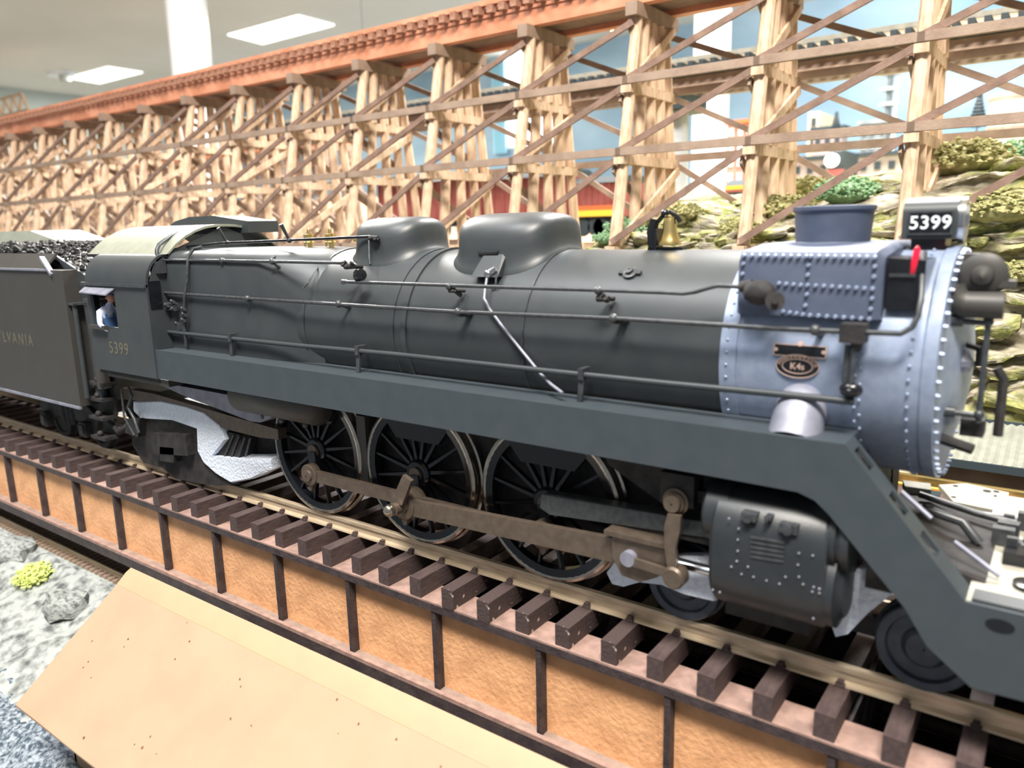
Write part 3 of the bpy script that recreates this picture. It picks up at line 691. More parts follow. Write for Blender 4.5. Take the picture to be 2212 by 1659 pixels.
car(822, 905, 395, 495, CY_, 'red', 'dark red boxcar behind the left bents, nearest the left')
car(912, 1040, 385, 498, CY_, 'red', 'dark red boxcar behind the middle bents left of the large dome')
car(1048, 1225, 378, 500, CY_, 'red', 'dusty red boxcar right behind the large dome')
car(1238, 1345, 392, 492, CY_, 'red', 'red car with a yellow stripe and black sill left of the mint shrub', [('yellow', .02, .20), ('orange', .2, .34)])
car(1566, 1700, 395, 450, 30, 'navy', 'dark low car with a yellow and red roof line right of the white column', [('yellow', .72, .98), ('red', .5, .7)])
rb = MB().prism([(CY_-2, -3), (CY_+4.2, -3), (CY_+3.4, at(1100,505,'y',CY_).z-.5), (CY_-.8, at(1100,505,'y',CY_).z-.5)], 'x', -40, 2)
struct('embankment', rb, 'brownhill', 0)
# headlight engine far behind: dark front with a white disc
xx0, xx1, _, _, z0, z1 = boxat(1788, 325, 1826, 385, 43, 1)
t = thing('distant_locomotive', 'distant dark locomotive front with a white round headlight', 'locomotive', ((xx0+xx1)/2, 43, z0))
w_ = (xx1-xx0)/2
link('body', MB().box(-w_, w_, 0, 3.5, 0, z1-z0), 'navy', t, 0); link('headlight', MB().cyl((-.25, -.25, (z1-z0)*.66), (-.25, 0, (z1-z0)*.66), .42, None, 18), 'lamp', t); link('buffer_beam', MB().box(-w_*1.05, w_*1.05, -.3, -.001, .1, .5), 'red', t, 0)
# truss bridge at the far upper left
Yq = 70
p0 = at(-20, 232, 'y', Yq); p1 = at(62, 238, 'y', Yq); p2 = at(45, 202, 'y', Yq); H = p2.z-p1.z
t = thing('truss_bridge', 'small beige truss bridge span at the upper left edge', 'bridge', (p1.x, Yq, p1.z))
b = MB(); Lx = 34.0; n = 8; dxx = Lx/n
b.bar((0,0,0), (-Lx,0,0), .5, .7); b.bar((-dxx*.5,0,H), (-Lx,0,H), .5, .5); link('chord', b, 'timber', t, 0)
dg = None
for i in range(n):
    for a_, c_ in (((-dxx*i, 0, 0), (-dxx*(i+.5), 0, H)), ((-dxx*(i+.5), 0, H), (-dxx*(i+1), 0, 0))):
        link('diagonal', MB().bar(a_, c_, .45, .45), 'timber', t, 0)
link('deck', MB().box(-Lx, 60, 1.5, 6, -.6, .3), 'timber', t, 0)
q0 = at(0, 265, 'y', Yq)
link('lower_girder', MB().box(-Lx, 60, 1.0, 5, q0.z-p1.z-2.5, -.7), 'red', t, 0)

# ================================================================ STEAM LOCOMOTIVE
loco = thing('steam_locomotive', 'black model steam locomotive with brass bell and number 5399 on the bridge', 'locomotive', (0, 0, RT))
RZC, RB = 2.95, 1.05
def Lk(nm, mb, m, ang=35, parent=None):
    o = link(nm, mb, m, parent or loco, ang)
    o.location = (0, 0, -RT) if parent is None else (0, 0, 0); return o
def ring(x, r=RB, n=40, zc=RZC): return [(x, r*math.cos(2*PI*i/n), zc + r*math.sin(2*PI*i/n)) for i in range(n)]
# boiler barrel, bands
b = MB().rev((-2.05, 0, RZC), (1, 0, 0), [(0, RB+.03), (2.1, RB+.012), (6.33, RB)], 64)
bar_ = Lk('boiler', b, 'green', 60)
bb = None
for x, wd, r in ((.07, .085, .028), (-.13, .03, .016), (1.93, .02, .010), (-1.9, .05, .03)):
    mb = MB().rev((x-wd/2, 0, RZC), (1, 0, 0), [(0, RB), (0, RB+.012+r), (wd, RB+.012+r), (wd, RB)], 64)
    Lk('boiler_band', mb, 'green' if wd > .025 else 'pipe', 30, bar_)
# belpaire firebox
def bsec(x, hw, zt, rc, zb=1.9):
    pts = []
    for sg in (-1, 1):
        q = [(sg*hw, zb), (sg*hw, 2.6), (sg*hw, zt-rc)] + [(sg*(hw-rc+rc*math.cos(a)), zt-rc+rc*math.sin(a)) for a in [k*PI/14 for k in range(1, 7)]] + [(sg*(hw-rc)*.5, zt+.03)]
        pts += q if sg < 0 else q[::-1]
    return [(x, y, z) for y, z in pts]
fb = MB().loft([bsec(-5.5, 1.16, 4.03, .26), bsec(-2.75, 1.15, 4.02, .28), bsec(-2.3, 1.12, 4.01, .5), bsec(-1.95, 1.05, 3.99, .8), bsec(-1.6, .98, 3.9, .85)])
fbx = Lk('firebox', fb, 'green', 50)
Lk('seam', MB().tube([onb(700, 548) + Vector((0,-.02,.02)), at(684, 580, 'y', -.80), at(665, 612, 'y', -1.10), at(655, 622, 'y', -1.15)], .014, 6), 'pipe', 30, fbx)
# washout plugs on firebox shoulder
for px in (440, 590):
    p = at(px, 560, 'y', -1.0)
    Lk('washout_plug', MB().cyl((p.x, -.93, 3.86), (p.x, -1.0, 3.95), .05, .04, 8), 'pipe', 30, fbx)
# smokebox
sm = Lk('smokebox', MB().rev((4.28, 0, RZC), (1, 0, 0), [(0, RB+.0), (0, RB+.018), (1.72, RB+.018), (1.74, RB+.035), (1.84, RB+.045), (1.86, RB-.05), (1.87, .78), (1.90, .70), (1.95, .55), (1.99, .3), (2.0, .01)], 72), 'smoke', 30)
Lk('lap_band', MB().rev((4.27, 0, RZC), (1, 0, 0), [(0, RB), (0, RB+.03), (.16, RB+.03), (.16, RB)], 72), 'smoke', 30, sm)
rv = MB()
for i in range(56):
    a = 2*PI*i/56; c_, s_ = math.cos(a), math.sin(a)
    rv.cyl((6.13, 1.045*c_, RZC+1.045*s_), (6.165, 1.045*c_, RZC+1.045*s_), .022, .015, 6)
    for x in (4.34, 5.92):
        rv.ball((x, (RB+.028)*c_, RZC+(RB+.028)*s_), .016, 6)
for i in range(20):
    a = PI*(.98 + .022*i); x = 5.72
    rv.ball((5.5 + .04*(i % 2), (RB+.02)*math.cos(a-.35), RZC+(RB+.02)*math.sin(a-.35)), .017, 6)
o = Lk('smokebox_rivets', rv, 'smoke', 0, sm); o['kind'] = 'stuff'
# dome shapes following the boiler
def dome(nm, cx, a, b_, zt, flare, m, zc=RZC, r=RB+.012, ex=2.5, parent=None, cy=0):
    n = 44; secs = []
    def zb(y): y = min(abs(y), r*.97); return zc + math.sqrt(r*r - y*y)
    levels = [(0, 1+flare), (.03, 1+flare*.98), (.10, 1+flare*.55), (.2, 1+flare*.22), (.34, 1+flare*.06), (.5, 1), (.72, .985), (.84, .95), (.92, .87), (.97, .74), (.995, .5), (1, .02)]
    for h, k in levels:
        q = []
        for i in range(n):
            t = 2*PI*i/n; ct, st = math.cos(t), math.sin(t)
            x = cx + a*k*math.copysign(abs(ct)**(2/ex), ct); y = cy + b_*k*math.copysign(abs(st)**(2/ex), st)
            z0_ = zb(y) - .01; q.append((x, y, z0_ + (zt - .20*(abs(y)/b_)**2.4*min(1, k) - z0_)*h))
        secs.append(q)
    o = Lk(nm, MB().loft(secs), m, 50, parent); return o
sd = dome('sand_dome', 1.18, .70, .66, 4.47, .10, 'green', ex=3.4)
dome('steam_dome', -.90, .60, .58, 4.47, .12, 'green', ex=2.8)
# sand valve hatch, grab handle, sand pipe
p = at(1060, 575, 'y', -.72)
Lk('hatch', MB().loft([[(p.x-.17, -.60, p.z+.17), (p.x+.17, -.60, p.z+.17), (p.x+.17, -.55, p.z-.12), (p.x-.17, -.55, p.z-.12)], [(p.x-.14, -.66, p.z+.14), (p.x+.14, -.66, p.z+.14), (p.x+.2, -.86, p.z-.12), (p.x-.2, -.86, p.z-.12)]]), 'green', 20, sd)
h0 = at(1040, 538, 'y', -.60); h1 = at(1083, 536, 'y', -.60)
Lk('grab_handle', MB().tube([(h0.x, -.50, h0.z), (h0.x, -.64, h0.z-.03), (h0.x+.02, -.66, h0.z-.06), (h1.x-.02, -.66, h1.z-.06), (h1.x, -.64, h1.z-.03), (h1.x, -.5, h1.z+.02)], .022), 'black', 30, sd)
p = at(1055, 592, 'y', -.86)
Lk('sand_valve', MB().ball(p, .055).cyl(p, p + Vector((.07, .05, .06)), .045).tube([p + Vector((.12,0,.0)), p + Vector((.12,-.02,-.12)), p + Vector((.06,-.02,-.17))], .012), 'steel', 40, sd)
sp_ = [at(1052, 600, 'y', -.88), at(1048, 625, 'y', -.95), at(1046, 645, 'y', -1.02), at(1058, 668, 'y', -1.06), at(1085, 705, 'y', -1.09), at(1125, 755, 'y', -1.10), at(1168, 808, 'y', -1.12), at(1190, 830, 'y', -1.22), at(1215, 849, 'y', -1.33)]
Lk('sand_pipe', MB().tube(sp_, .019), 'pale', 60)
# smokestack
sk = Lk('smokestack', MB().rev((4.985, 0, 4.02), (0, 0, 1), [(0, .37), (.03, .37), (.06, .345), (.34, .365), (.365, .385), (.40, .385), (.405, .33), (.1, .30), (.1, .01)], 48), 'boxp', 30)
# riveted casing
x0, x1, y_, z0, z1 = 4.415, 5.665, -1.085, 3.42, 4.03
def rsec(x, i=0.0):
    r = .09
    out = [(x, y_+i+.12, z0), (x, y_+i, z0+.03)]
    out += [(x, y_+i, z1-r-i)] + [(x, y_+i+r-r*math.cos(a), z1-r-i+r*math.sin(a)) for a in (PI/8, PI/4, 3*PI/8)] + [(x, y_+r+i, z1-i), (x, -.45, z1+.045-i), (x, .45, z1+.045-i), (x, -y_-r-i, z1-i), (x, -y_-i, z1-r-i), (x, -y_-i, z0+.03), (x, -y_-i-.12, z0)]
    return out
bx_ = Lk('riveted_casing', MB().loft([rsec(x0, .05), rsec(x0+.03, .0), rsec(x1-.06, 0), rsec(x1, .05)]), 'boxp', 40)
rv = MB()
def rivline(pa, pb, n):
    for i in range(n):
        q = [pa[k] + (pb[k]-pa[k])*i/(n-1) for k in (0, 1)]
        c = at(q[0], q[1], 'y', y_)
        rv.ball((c.x, y_-.002, c.z), .023, 7, (1, 1, 1)) if False else rv.cyl((c.x, y_+.002, c.z), (c.x, y_-.028, c.z), .021, .014, 7)
rivline((1608, 552), (1742, 554), 9); rivline((1752, 554), (1890, 556), 9)
rivline((1683, 612), (1730, 616), 4); rivline((1745, 616), (1885, 624), 9)
rivline((1692, 673), (1735, 679), 4); rivline((1750, 681), (1878, 689), 8)
rivline((1606, 570), (1604, 592), 2); rivline((1747, 573), (1745, 594), 2); rivline((1743, 636), (1740, 660), 2)
rivline((1890, 576), (1888, 598), 2); rivline((1884, 645), (1881, 668), 2)
o = Lk('rivets', rv, 'smoke', 60, bx_); o['kind'] = 'stuff'
# dark box ahead of the casing, red marker lens
a = at(1908, 556, 'y', -.92); b2 = at(1962, 668, 'y', -.92)
mk = Lk('dark_box', MB().prism([(5.68, a.z), (5.97, a.z-.02), (5.97, b2.z+.1), (5.94, b2.z), (5.68, b2.z)], 'y', -.98, -.45), 'black', 20)
Lk('box_lid', MB().box(5.70, 5.90, -1.0, -.981, (a.z+b2.z)/2+.06, (a.z+b2.z)/2+.085), 'pipe', 0, mk)
c = at(1980, 568, 'y', -.98)
Lk('marker_lens', MB().rev((c.x-.03, -.96, c.z-.13), (.10, 0, 1), [(0, .008), (.02, .026), (.13, .032), (.24, .026), (.27, .008)], 14), 'redlens', 50, mk)
# headlight housing with number board
hx0, hx1 = 5.64, 6.08; hz0, hz1 = 4.10, 4.40
hp = [(-.24, hz0), (-.24, hz1-.06)] + [(-.24*math.cos(k*PI/10), hz1-.06 + .13*math.sin(k*PI/10)) for k in range(1, 10)] + [(.24, hz1-.06), (.24, hz0)]
hd = Lk('headlight', MB().prism(hp, 'x', hx0, hx1), 'green', 30)
Lk('headlight_base', MB().box(hx0+.08, hx0+.36, -.2, .2, 3.95, hz0), 'black', 0, hd)
Lk('lamp_ring', MB().rev((hx1, 0, hz0+.16), (1, 0, 0), [(0, .17), (0, .21), (.05, .21), (.05, .17), (.02, .155), (.02, .01)], 28), 'steel', 30, hd)
n0, n1 = at(1967, 461, 'y', -.25), at(2053, 503, 'y', -.25)
nb = Lk('number_board', MB().box(n0.x, n1.x, -.256, -.241, n1.z, n0.z), 'black', 0, hd)
fr = MB(); t_ = .014
for q in ((n0.x-t_, n1.x+t_, n0.z, n0.z+t_), (n0.x-t_, n1.x+t_, n1.z-t_, n1.z), (n0.x-t_, n0.x, n1.z, n0.z), (n1.x, n1.x+t_, n1.z, n0.z)): fr.box(q[0], q[1], -.262, -.241, q[2], q[3])
Lk('board_frame', fr, 'pipe', 0, hd)
text('number_lettering', '5399', 'whitel', .165, Matrix.Translation(((n0.x+n1.x)/2, -.258, (n0.z+n1.z)/2)) @ SIDE, hd, .003, 1.05)
# bell
bp = Vector((3.20, 0, 4.0))
bl_ = Lk('bell', MB().rev((3.25, -.02, 4.05), (0, 0, 1), [(0, .13), (.02, .132), (.06, .11), (.16, .082), (.26, .072), (.30, .06), (.31, .01)], 24), 'brass', 40)
Lk('bell_bracket', MB().box(3.0, 3.42, -.06, .06, 3.98, 4.03).tube([(3.06,0,4.0), (3.055,0,4.15), (3.08,0,4.30), (3.16,0,4.38), (3.25,0,4.41), (3.33,0,4.36), (3.37,0,4.30)], .028).tube([(3.06,-.06,4.02), (3.04,-.06,4.2), (3.07,-.04,4.34)], .05).box(3.02, 3.12, -.09, .09, 4.0, 4.24).ball((3.18, 0, 4.40), .05), 'black', 30, bl_)
# whistles / safety valves in brass
for px, py, h in ((668, 500, .2), (714, 500, .2), (783, 492, .2)):
    c = at(px, py+20, 'y', 0); q = MB()
    if px < 750:
        q.cyl((c.x, 0, 4.0), (c.x, 0, 4.16), .03); q.rev((c.x, 0, 4.10), (0, 0, 1), [(0, .03), (.01, .09), (.03, .09), (.04, .075), (.12, .072), (.13, .085), (.15, .085), (.16, .03), (.22, .03), (.25, .012)], 14)
        q.cyl((c.x+.11, -.05, 4.03), (c.x+.11, -.05, 4.26), .018).cyl((c.x-.10, 0, 4.06), (c.x-.10, 0, 4.25), .018)
    else:
        q.rev((c.x, 0, 4.0), (0, 0, 1), [(0, .07), (.12, .07), (.14, .1), (.17, .1), (.28, .08), (.33, .05), (.34, .01)], 16).box(c.x-.17, c.x+.02, -.03, .03, 4.13, 4.17).cyl((c.x+.13, 0, 4.0), (c.x+.13, 0, 4.24), .035)
    Lk('safety_valve' if px < 750 else 'whistle', q, 'brass', 40)
# small filler plate on the barrel
c = onb(1362, 592); nrm_ = Vector((0, c.y, c.z-RZC)).normalized()
Lk('check_valve', MB().rev(c, nrm_, [(0, .085), (.03, .085), (.04, .05), (.07, .05), (.075, .01)], 12).bar(c + Vector((-.13,0,0)) + nrm_*.02, c + Vector((.13,0,0)) + nrm_*.02, .05, .03, nrm_), 'pipe', 30)

# ---- handrails, pipes
def railing(nm, pts, r, m='pipe', knobs=(), Y=-1.2):
    o = Lk(nm, MB().tube(pts, r), m, 60)
    for kx, ky in knobs:
        p = at(kx, ky, 'y', Y); d = Vector((0, -p.y, RZC-p.z)).normalized()
        Lk('stanchion', MB().ball(p, r*2.1).cyl(p, p + d*(.12+abs(Y)-1.05), r*1.0, r*1.5, 8), 'pipe', 40, o)
    return o
Y = -1.17
railing('upper_handrail', [at(x, y, 'y', Y) for x, y in ((750, 609), (900, 614), (1100, 621), (1300, 627), (1439, 632), (1475, 634), (1500, 631), (1530, 622), (1550, 617), (1590, 619), (1612, 620))], .021, 'pipe', ((970, 619), (1292, 628)), Y)
Y = -1.21
railing('middle_handrail', [at(352, 632, 'y', Y), at(545, 645, 'y', Y), at(740, 658, 'y', Y), at(990, 674, 'y', Y), at(1330, 688, 'y', Y), at(1700, 711, 'y', Y), at(1900, 719, 'y', Y), at(1945, 721, 'y', Y), at(1970, 708, 'y', Y+.01), at(1984, 680, 'y', Y+.04), at(1990, 640, 'y', Y+.12), at(1993, 590, 'y', Y+.26), at(1997, 545, 'y', Y+.46)], .024, 'pipe', ((535, 645), (732, 657), (990, 674), (1325, 688), (1761, 713)), Y)
Y = -1.22
lp = railing('running_board_pipe', [at(345, 715, 'y', Y), at(640, 746, 'y', Y), at(860, 766, 'y', Y), at(1170, 800, 'y', Y), at(1439, 828, 'y', Y), at(1700, 853, 'y', Y), at(1845, 868, 'y', Y)], .033, 'green')
for px, py in ((500, 730), (775, 758), (1258, 809)):
    p = at(px, py, 'y', Y); Lk('pipe_bracket', MB().box(p.x-.03, p.x+.03, Y-.045, Y+.12, p.z-.05, p.z+.07).prism([(p.x-.035, p.z-.05), (p.x+.035, p.z-.05), (p.x+.0, 2.44), (p.x-.06, 2.44)], 'y', Y-.02, Y+.01), 'pipe', 30, lp)
Y = -1.16
railing('firebox_handrail', [at(345, 562, 'y', Y), at(480, 563, 'y', Y), at(740, 568, 'y', Y)], .022, 'pipe', ((480, 563), (588, 565)), Y)
railing('throttle_rod', [at(340, 548, 'y', -.75), at(400, 533, 'y', -.72), at(480, 525, 'y', -.7), at(620, 519, 'y', -.66), at(800, 511, 'y', -.6)], .02, 'black', ((490, 524), (625, 519)), -.66)
# valve lumps on the rails
def lump(nm, px, py, Y, s_, par=None, seed=1, m='matte'):
    p = at(px, py, 'y', Y); q = MB(); k = random.Random(seed)
    q.cyl(p + Vector((-s_, 0, 0)), p + Vector((s_, 0, 0)), s_*.55, s_*.45, 8)
    for i in range(4): 
        e = p + Vector((k.uniform(-s_, s_), k.uniform(-s_*.4, .02), k.uniform(-s_, s_)*.6)); q.cyl(e, e + Vector((k.uniform(-1,1), -.6, k.uniform(-1,1))).normalized()*s_*.6, s_*.3, s_*.26, 6)
    q.cyl(p, (p.x, -abs(Y)+.22, p.z-.02), s_*.4, s_*.4, 8)
    return Lk(nm, q, m, 30, par)
lump('injector_valve', 808, 515, -.62, .08, None, 2); Lk('valve_stem', MB().tube([at(797, 512, 'y', -.62), at(798, 560, 'y', -.78), at(800, 572, 'y', -.86)], .014), 'pipe', 60)
lump('turret_valve', 755, 575, -1.12, .08, None, 3); lump('turret_valve', 745, 608, -1.16, .05, None, 4, 'pipe')
Lk('valve_cup', MB().rev(at(770, 598, 'y', -1.10), (1, -.3, .25), [(0, .05), (.09, .09), (.16, .075), (.17, .01)], 12), 'black', 40)
lump('rail_valve', 978, 628, -1.15, .05, None, 5); lump('rail_valve', 1303, 645, -1.15, .07, None, 6); lump('rail_valve', 1000, 680, -1.18, .05, None, 15); lump('rail_valve', 1338, 695, -1.18, .05, None, 16)
Lk('feedwater_valve', MB().ball(at(1640, 632, 'y', -1.22), .13, 12, (1.2, .8, .9)).cyl(at(1625, 618, 'y', -1.2), at(1600, 620, 'y', -1.2), .06, .05), 'matte', 40)
Lk('valve_wheel', MB().cyl(at(1674, 650, 'y', -1.3), at(1674, 650, 'y', -1.24), .085, .085, 14).cyl(at(1674, 650, 'y', -1.34), at(1674, 650, 'y', -1.24), .03, .03), 'matte', 30)
q = at(1843, 722, 'y', -1.22); ap = Lk('pump_bracket', MB().box(q.x-.10, q.x+.10, -1.28, -1.10, q.z-.07, q.z+.09).cyl((q.x+.03, -1.2, q.z-.05), (q.x+.03, -1.2, q.z-.15), .06, .03), 'matte', 20)
q2 = at(1838, 842, 'y', -1.22); Lk('drop_rod', MB().tube([q + Vector((.02, 0, -.1)), q2 + Vector((0, 0, .05))], .018).tube([q + Vector((-.04, .04, -.1)), q2 + Vector((-.06, .04, .05))], .03), 'pipe', 60, ap)
Lk('lever_knob', MB().ball(q2, .09, 12, (1.1, .8, .8)).ball(q2 + Vector((0, -.08, 0)), .03), 'black', 60, ap)
# vertical pipe and cocks on the firebox
Y = -1.22
vp = Lk('injector_pipe', MB().tube([at(436, 534, 'y', -1.0), at(418, 538, 'y', -1.05), at(406, 555, 'y', -1.16), at(405, 600, 'y', Y), at(399, 640, 'y', Y), at(398, 690, 'y', Y), at(402, 747, 'y', Y)], .028), 'pipe', 60)
for px, py in ((398, 668), (400, 680), (398, 692), (385, 700), (375, 652), (362, 660), (377, 668)):
    c = at(px, py, 'y', Y-.02); Lk('cock', MB().cyl(c + Vector((-.05, 0, 0)), c + Vector((.05, -.02, 0)), .032, .028, 8).ball(c + Vector((0, -.04, .02)), .026), 'pipe', 40, vp)
Lk('cross_pipe', MB().tube([at(340, 655, 'y', Y), at(384, 657, 'y', Y)], .022).tube([at(352, 667, 'y', Y), at(382, 670, 'y', Y)], .022), 'pipe', 60)
Lk('cab_conduit', MB().tube([at(340, 560, 'y', -1.2), at(339, 540, 'y', -1.18), at(344, 528, 'y', -1.1), at(368, 510, 'y', -.8), at(400, 497, 'y', -.45), at(440, 491, 'y', 0), at(500, 493, 'y', .4)], .035), 'green', 60)
# plates on the smokebox
def onsm(px, py): return onb(px, py, RB+.02)
c = onsm(1728, 758); an = math.atan2(c.z-RZC, -c.y)
def tangent(c, up=.012):
    n_ = Vector((0, c.y, c.z-RZC)).normalized(); u_ = Vector((1, 0, 0)); v_ = n_.cross(u_)
    return Matrix(((u_.x, v_.x, n_.x, c.x+n_.x*up), (u_.y, v_.y, n_.y, c.y+n_.y*up), (u_.z, v_.z, n_.z, c.z-RT+n_.z*up), (0,0,0,1)))
def plate(nm, mb, m, mtx): o = link(nm, mb, m, loco, 20); o.matrix_local = mtx; return o
pl = plate('name_plate', MB().box(-.235, .235, -.055, .055, -.012, .0), 'black', tangent(c))
fr = MB()
for q in ((-.235,.235,.048,.055),(-.235,.235,-.055,-.048),(-.235,-.225,-.055,.055),(.225,.235,-.055,.055)): fr.box(*q, 0, .006)
fr.cyl((0,.065,-.01), (0,.065,.008), .025, None, 8).cyl((-.21,0,0), (-.21,0,.01), .018, None, 8).cyl((.21,0,0), (.21,0,.01), .018, None, 8)
link('plate_frame', fr, 'bronzel', pl, 0)
c = onsm(1723, 791); bm_ = tangent(c)
ov = MB(); ov.add([(.19*math.cos(2*PI*i/36), .105*math.sin(2*PI*i/36), z) for z in (-.012, 0) for i in range(36)], [tuple(range(36)), tuple(range(71, 35, -1))] + [(i, 36+i, 36+(i+1)%36, (i+1)%36) for i in range(36)])
pl = plate('number_plate', ov, 'black', bm_)
for ra, rb_ in ((.19, .105), (.135, .066)):
    link('plate_frame', MB().tube([(ra*math.cos(2*PI*i/36), rb_*math.sin(2*PI*i/36), .001) for i in range(37)], .004, 5), 'bronzel', pl, 0)
text('class_lettering', 'K4s', 'bronzel', .085, Matrix.Translation((0, -.002, .003)), pl, .003)
W_ = 'PENNSYLVANIA'
for i, ch in enumerate(W_):
    a_ = math.radians(168 - 156*i/(len(W_)-1))
    text('plate_letter', ch, 'bronzel', .036, Matrix.Translation((.163*math.cos(a_), .086*math.sin(a_), .003)) @ Matrix.Rotation((a_-PI/2)*.8, 4, 'Z'), pl, .002)
# outside steam pipe
s0 = at(1716, 928, 'z', 2.44)
Lk('steam_pipe', MB().rev((s0.x, -1.17, 2.44), (0, .78, 1), [(-.15, .235), (.0, .235), (.2, .225), (.34, .19), (.42, .12), (.45, .01)], 32), 'pale', 50)

# ---- running board with sloped front
rb_ = [(-7.2, 2.44), (5.545, 2.44), (6.52, 1.285), (8.6, 1.285), (8.6, .62), (6.62, .56), (6.28, .82), (6.10, 1.10), (5.45, 1.80), (5.33, 1.90), (5.18, 1.95), (4.4, 1.955), (-4.9, 1.955), (-7.2, 1.94)]
run = Lk('running_board', MB().prism(rb_, 'y', -1.50, -1.46), 'skirt', 20)
Lk('board_top', MB().box(-5.2, 5.54, -1.459, -.95, 2.38, 2.435), 'skirt', 0, run)
far_ = [(x, z) for x, z in rb_]
Lk('running_board', MB().box(-7.2, 5.45, 1.46, 1.50, 1.95, 2.44), 'skirt', 20); Lk('board_top_far', MB().box(-5.2, 5.54, .95, 1.459, 2.38, 2.435), 'skirt', 0, run).name = 'board_top'
# sloped ladder-like strip with slots
sl = MB(); A_ = Vector((5.545, 0, 2.44)); B_ = Vector((6.52, 0, 1.285)); dv = B_-A_
def sbar(f0, f1, ya, yb, off=0.0):
    n_ = Vector((-dv.z, 0, dv.x)).normalized(); n_ = n_ if n_.z > 0 else -n_
    P_ = [A_ + dv*f0, A_ + dv*f1]
    sl.loft([[(p.x + n_.x*h, yy, p.z + n_.z*h) for p, h in ((P_[0], off), (P_[1], off), (P_[1], off-.03), (P_[0], off-.03))] for yy in (ya, yb)])
sbar(0, 1, -1.459, -1.40); sbar(0, 1, -1.24, -1.17)
for f0, f1 in ((0, .06), (.20, .36), (.50, .62), (.76, 1.0)): sbar(f0, f1, -1.40, -1.24)
Lk('sloped_step', sl, 'skirt', 20, run)
Lk('front_deck', MB().box(6.52, 8.6, -1.459, 1.459, 1.23, 1.283), 'cream', 0, run)  # cream colour stands in for the deck's grazing reflection
Lk('step_plate', MB().box(6.56, 7.02, -1.46, -1.25, 1.284, 1.31), 'green', 0, run)
# ---- cab
zt_ = 3.50; X_a, X_b = -7.25, -5.22
w0, w1 = at(196, 630, 'y', -1.5), at(258, 708, 'y', -1.5)
cs = MB()
wx0_, wx1_ = w0.x, w1.x; wz1_, wz0_ = w0.z-.01, w1.z
for q in ((X_a, wx0_, 1.95, zt_), (wx1_, X_b, 1.95, zt_), (wx0_, wx1_, 1.95, wz0_), (wx0_, wx1_, wz1_, zt_)):
    cs.box(q[0], q[1], -1.52, -1.47, q[2], q[3])
cab = Lk('cab', cs, 'green', 0)
def carc(x): 
    o_ = []
    for k in range(9):
        a_ = k*PI/2/8*.86; o_.append((x, -1.52 + .42*(1-math.cos(a_)), zt_ + .50*math.sin(a_)))
    return o_
arc = MB(); arc.loft([carc(X_a), carc((X_a+X_b)/2), carc(X_b)], close=False, caps=False)
inn = MB(); 
sh_ = carc(0)
def shell(x): return [(x, y, z) for _, y, z in sh_] + [(x, y+.04, z-.02) for _, y, z in sh_[::-1]]
Lk('cab_shoulder', MB().loft([shell(X_a+.0), shell(X_b)]), 'green', 50, cab)
Lk('gutter', MB().box(X_a-.1, X_b+.0, -1.555, -1.50, zt_-.04, zt_+.01), 'pipe', 0, cab)
g0, g1 = at(178, 616, 'y', -1.56), at(254, 633, 'y', -1.62)
Lk('window_awning', MB().loft([[(X_a+.0, -1.521, 3.44), (wx1_+.05, -1.521, 3.44), (wx1_+.05, -1.521, 3.42), (X_a, -1.521, 3.42)], [(X_a+.03, -1.66, 3.35), (wx1_-.02, -1.66, 3.33), (wx1_-.02, -1.66, 3.31), (X_a+.03, -1.66, 3.33)]]), 'pale', 0, cab)
Lk('arm_rest', MB().box(wx0_-.05, wx1_-.35, -1.60, -1.521, wz0_-.05, wz0_+.02), 'tank', 0, cab)
# roof
def rfs(x, dz=0):
    o_ = []
    for k in range(13):
        t_ = -1 + 2*k/12; o_.append((x, 1.14*t_, 4.46 - .48*abs(t_)**2.4 + dz))
    return o_ + [(x, y, z-.04) for _, y, z in o_[::-1]]
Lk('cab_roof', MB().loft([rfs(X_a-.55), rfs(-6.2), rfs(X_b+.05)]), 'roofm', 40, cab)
Lk('roof_edge', MB().box(X_a-.55, X_b+.05, -1.16, -1.08, 3.93, 3.985), 'black', 0, cab)
vt = [(.25, 4.42), (.25, 4.56), (.35, 4.60), (.9, 4.56), (1.0, 4.5), (1.0, 4.0)]
Lk('roof_vent', MB().prism([(-7.75, 4.28), (-7.65, 4.42), (-7.3, 4.55), (-6.8, 4.62), (-6.0, 4.62), (-5.6, 4.57), (-5.0, 4.5), (-5.0, 4.3)], 'y', .35, 1.0), 'green', 30, cab)
Lk('front_wall', MB().prism([(-1.47, 2.44), (-1.47, zt_), (-1.35, 3.8), (-1.1, 4.0), (0, 4.42), (1.1, 4.0), (1.35, 3.8), (1.47, zt_), (1.47, 2.44)], 'x', X_b-.03, X_b), 'green', 0, cab)
fw = at(337, 636, 'x', X_b)
Lk('front_window', MB().box(X_b+.001, X_b+.02, fw.y-.12, fw.y+.08, fw.z-.22, fw.z+.22), 'black', 0, cab)
Lk('far_side', MB().box(X_a, X_b-.03, 1.47, 1.52, 1.95, zt_+.4), 'green', 0, cab)
Lk('cab_floor', MB().box(X_a, X_b-.03, -1.46, 1.46, 1.87, 1.93), 'matte', 0, cab)
Lk('back_head', MB().rev((X_b-.03, 0, 2.9), (-1, 0, 0), [(0, .95), (.4, .95), (.4, .01)], 24), 'matte', 0, cab)
cb = at(342, 577, 'y', -1.25)
Lk('junction_box', MB().box(cb.x-.12, cb.x+.1, -1.33, -1.17, cb.z-.1, cb.z+.09), 'green', 0, cab)
text('cab_number', '5399', 'gold', .30, Matrix.Translation((at(257, 754, 'y', -1.52).x, -1.523, at(257, 754, 'y', -1.52).z-RT)) @ SIDE, loco, .001, 1.15)
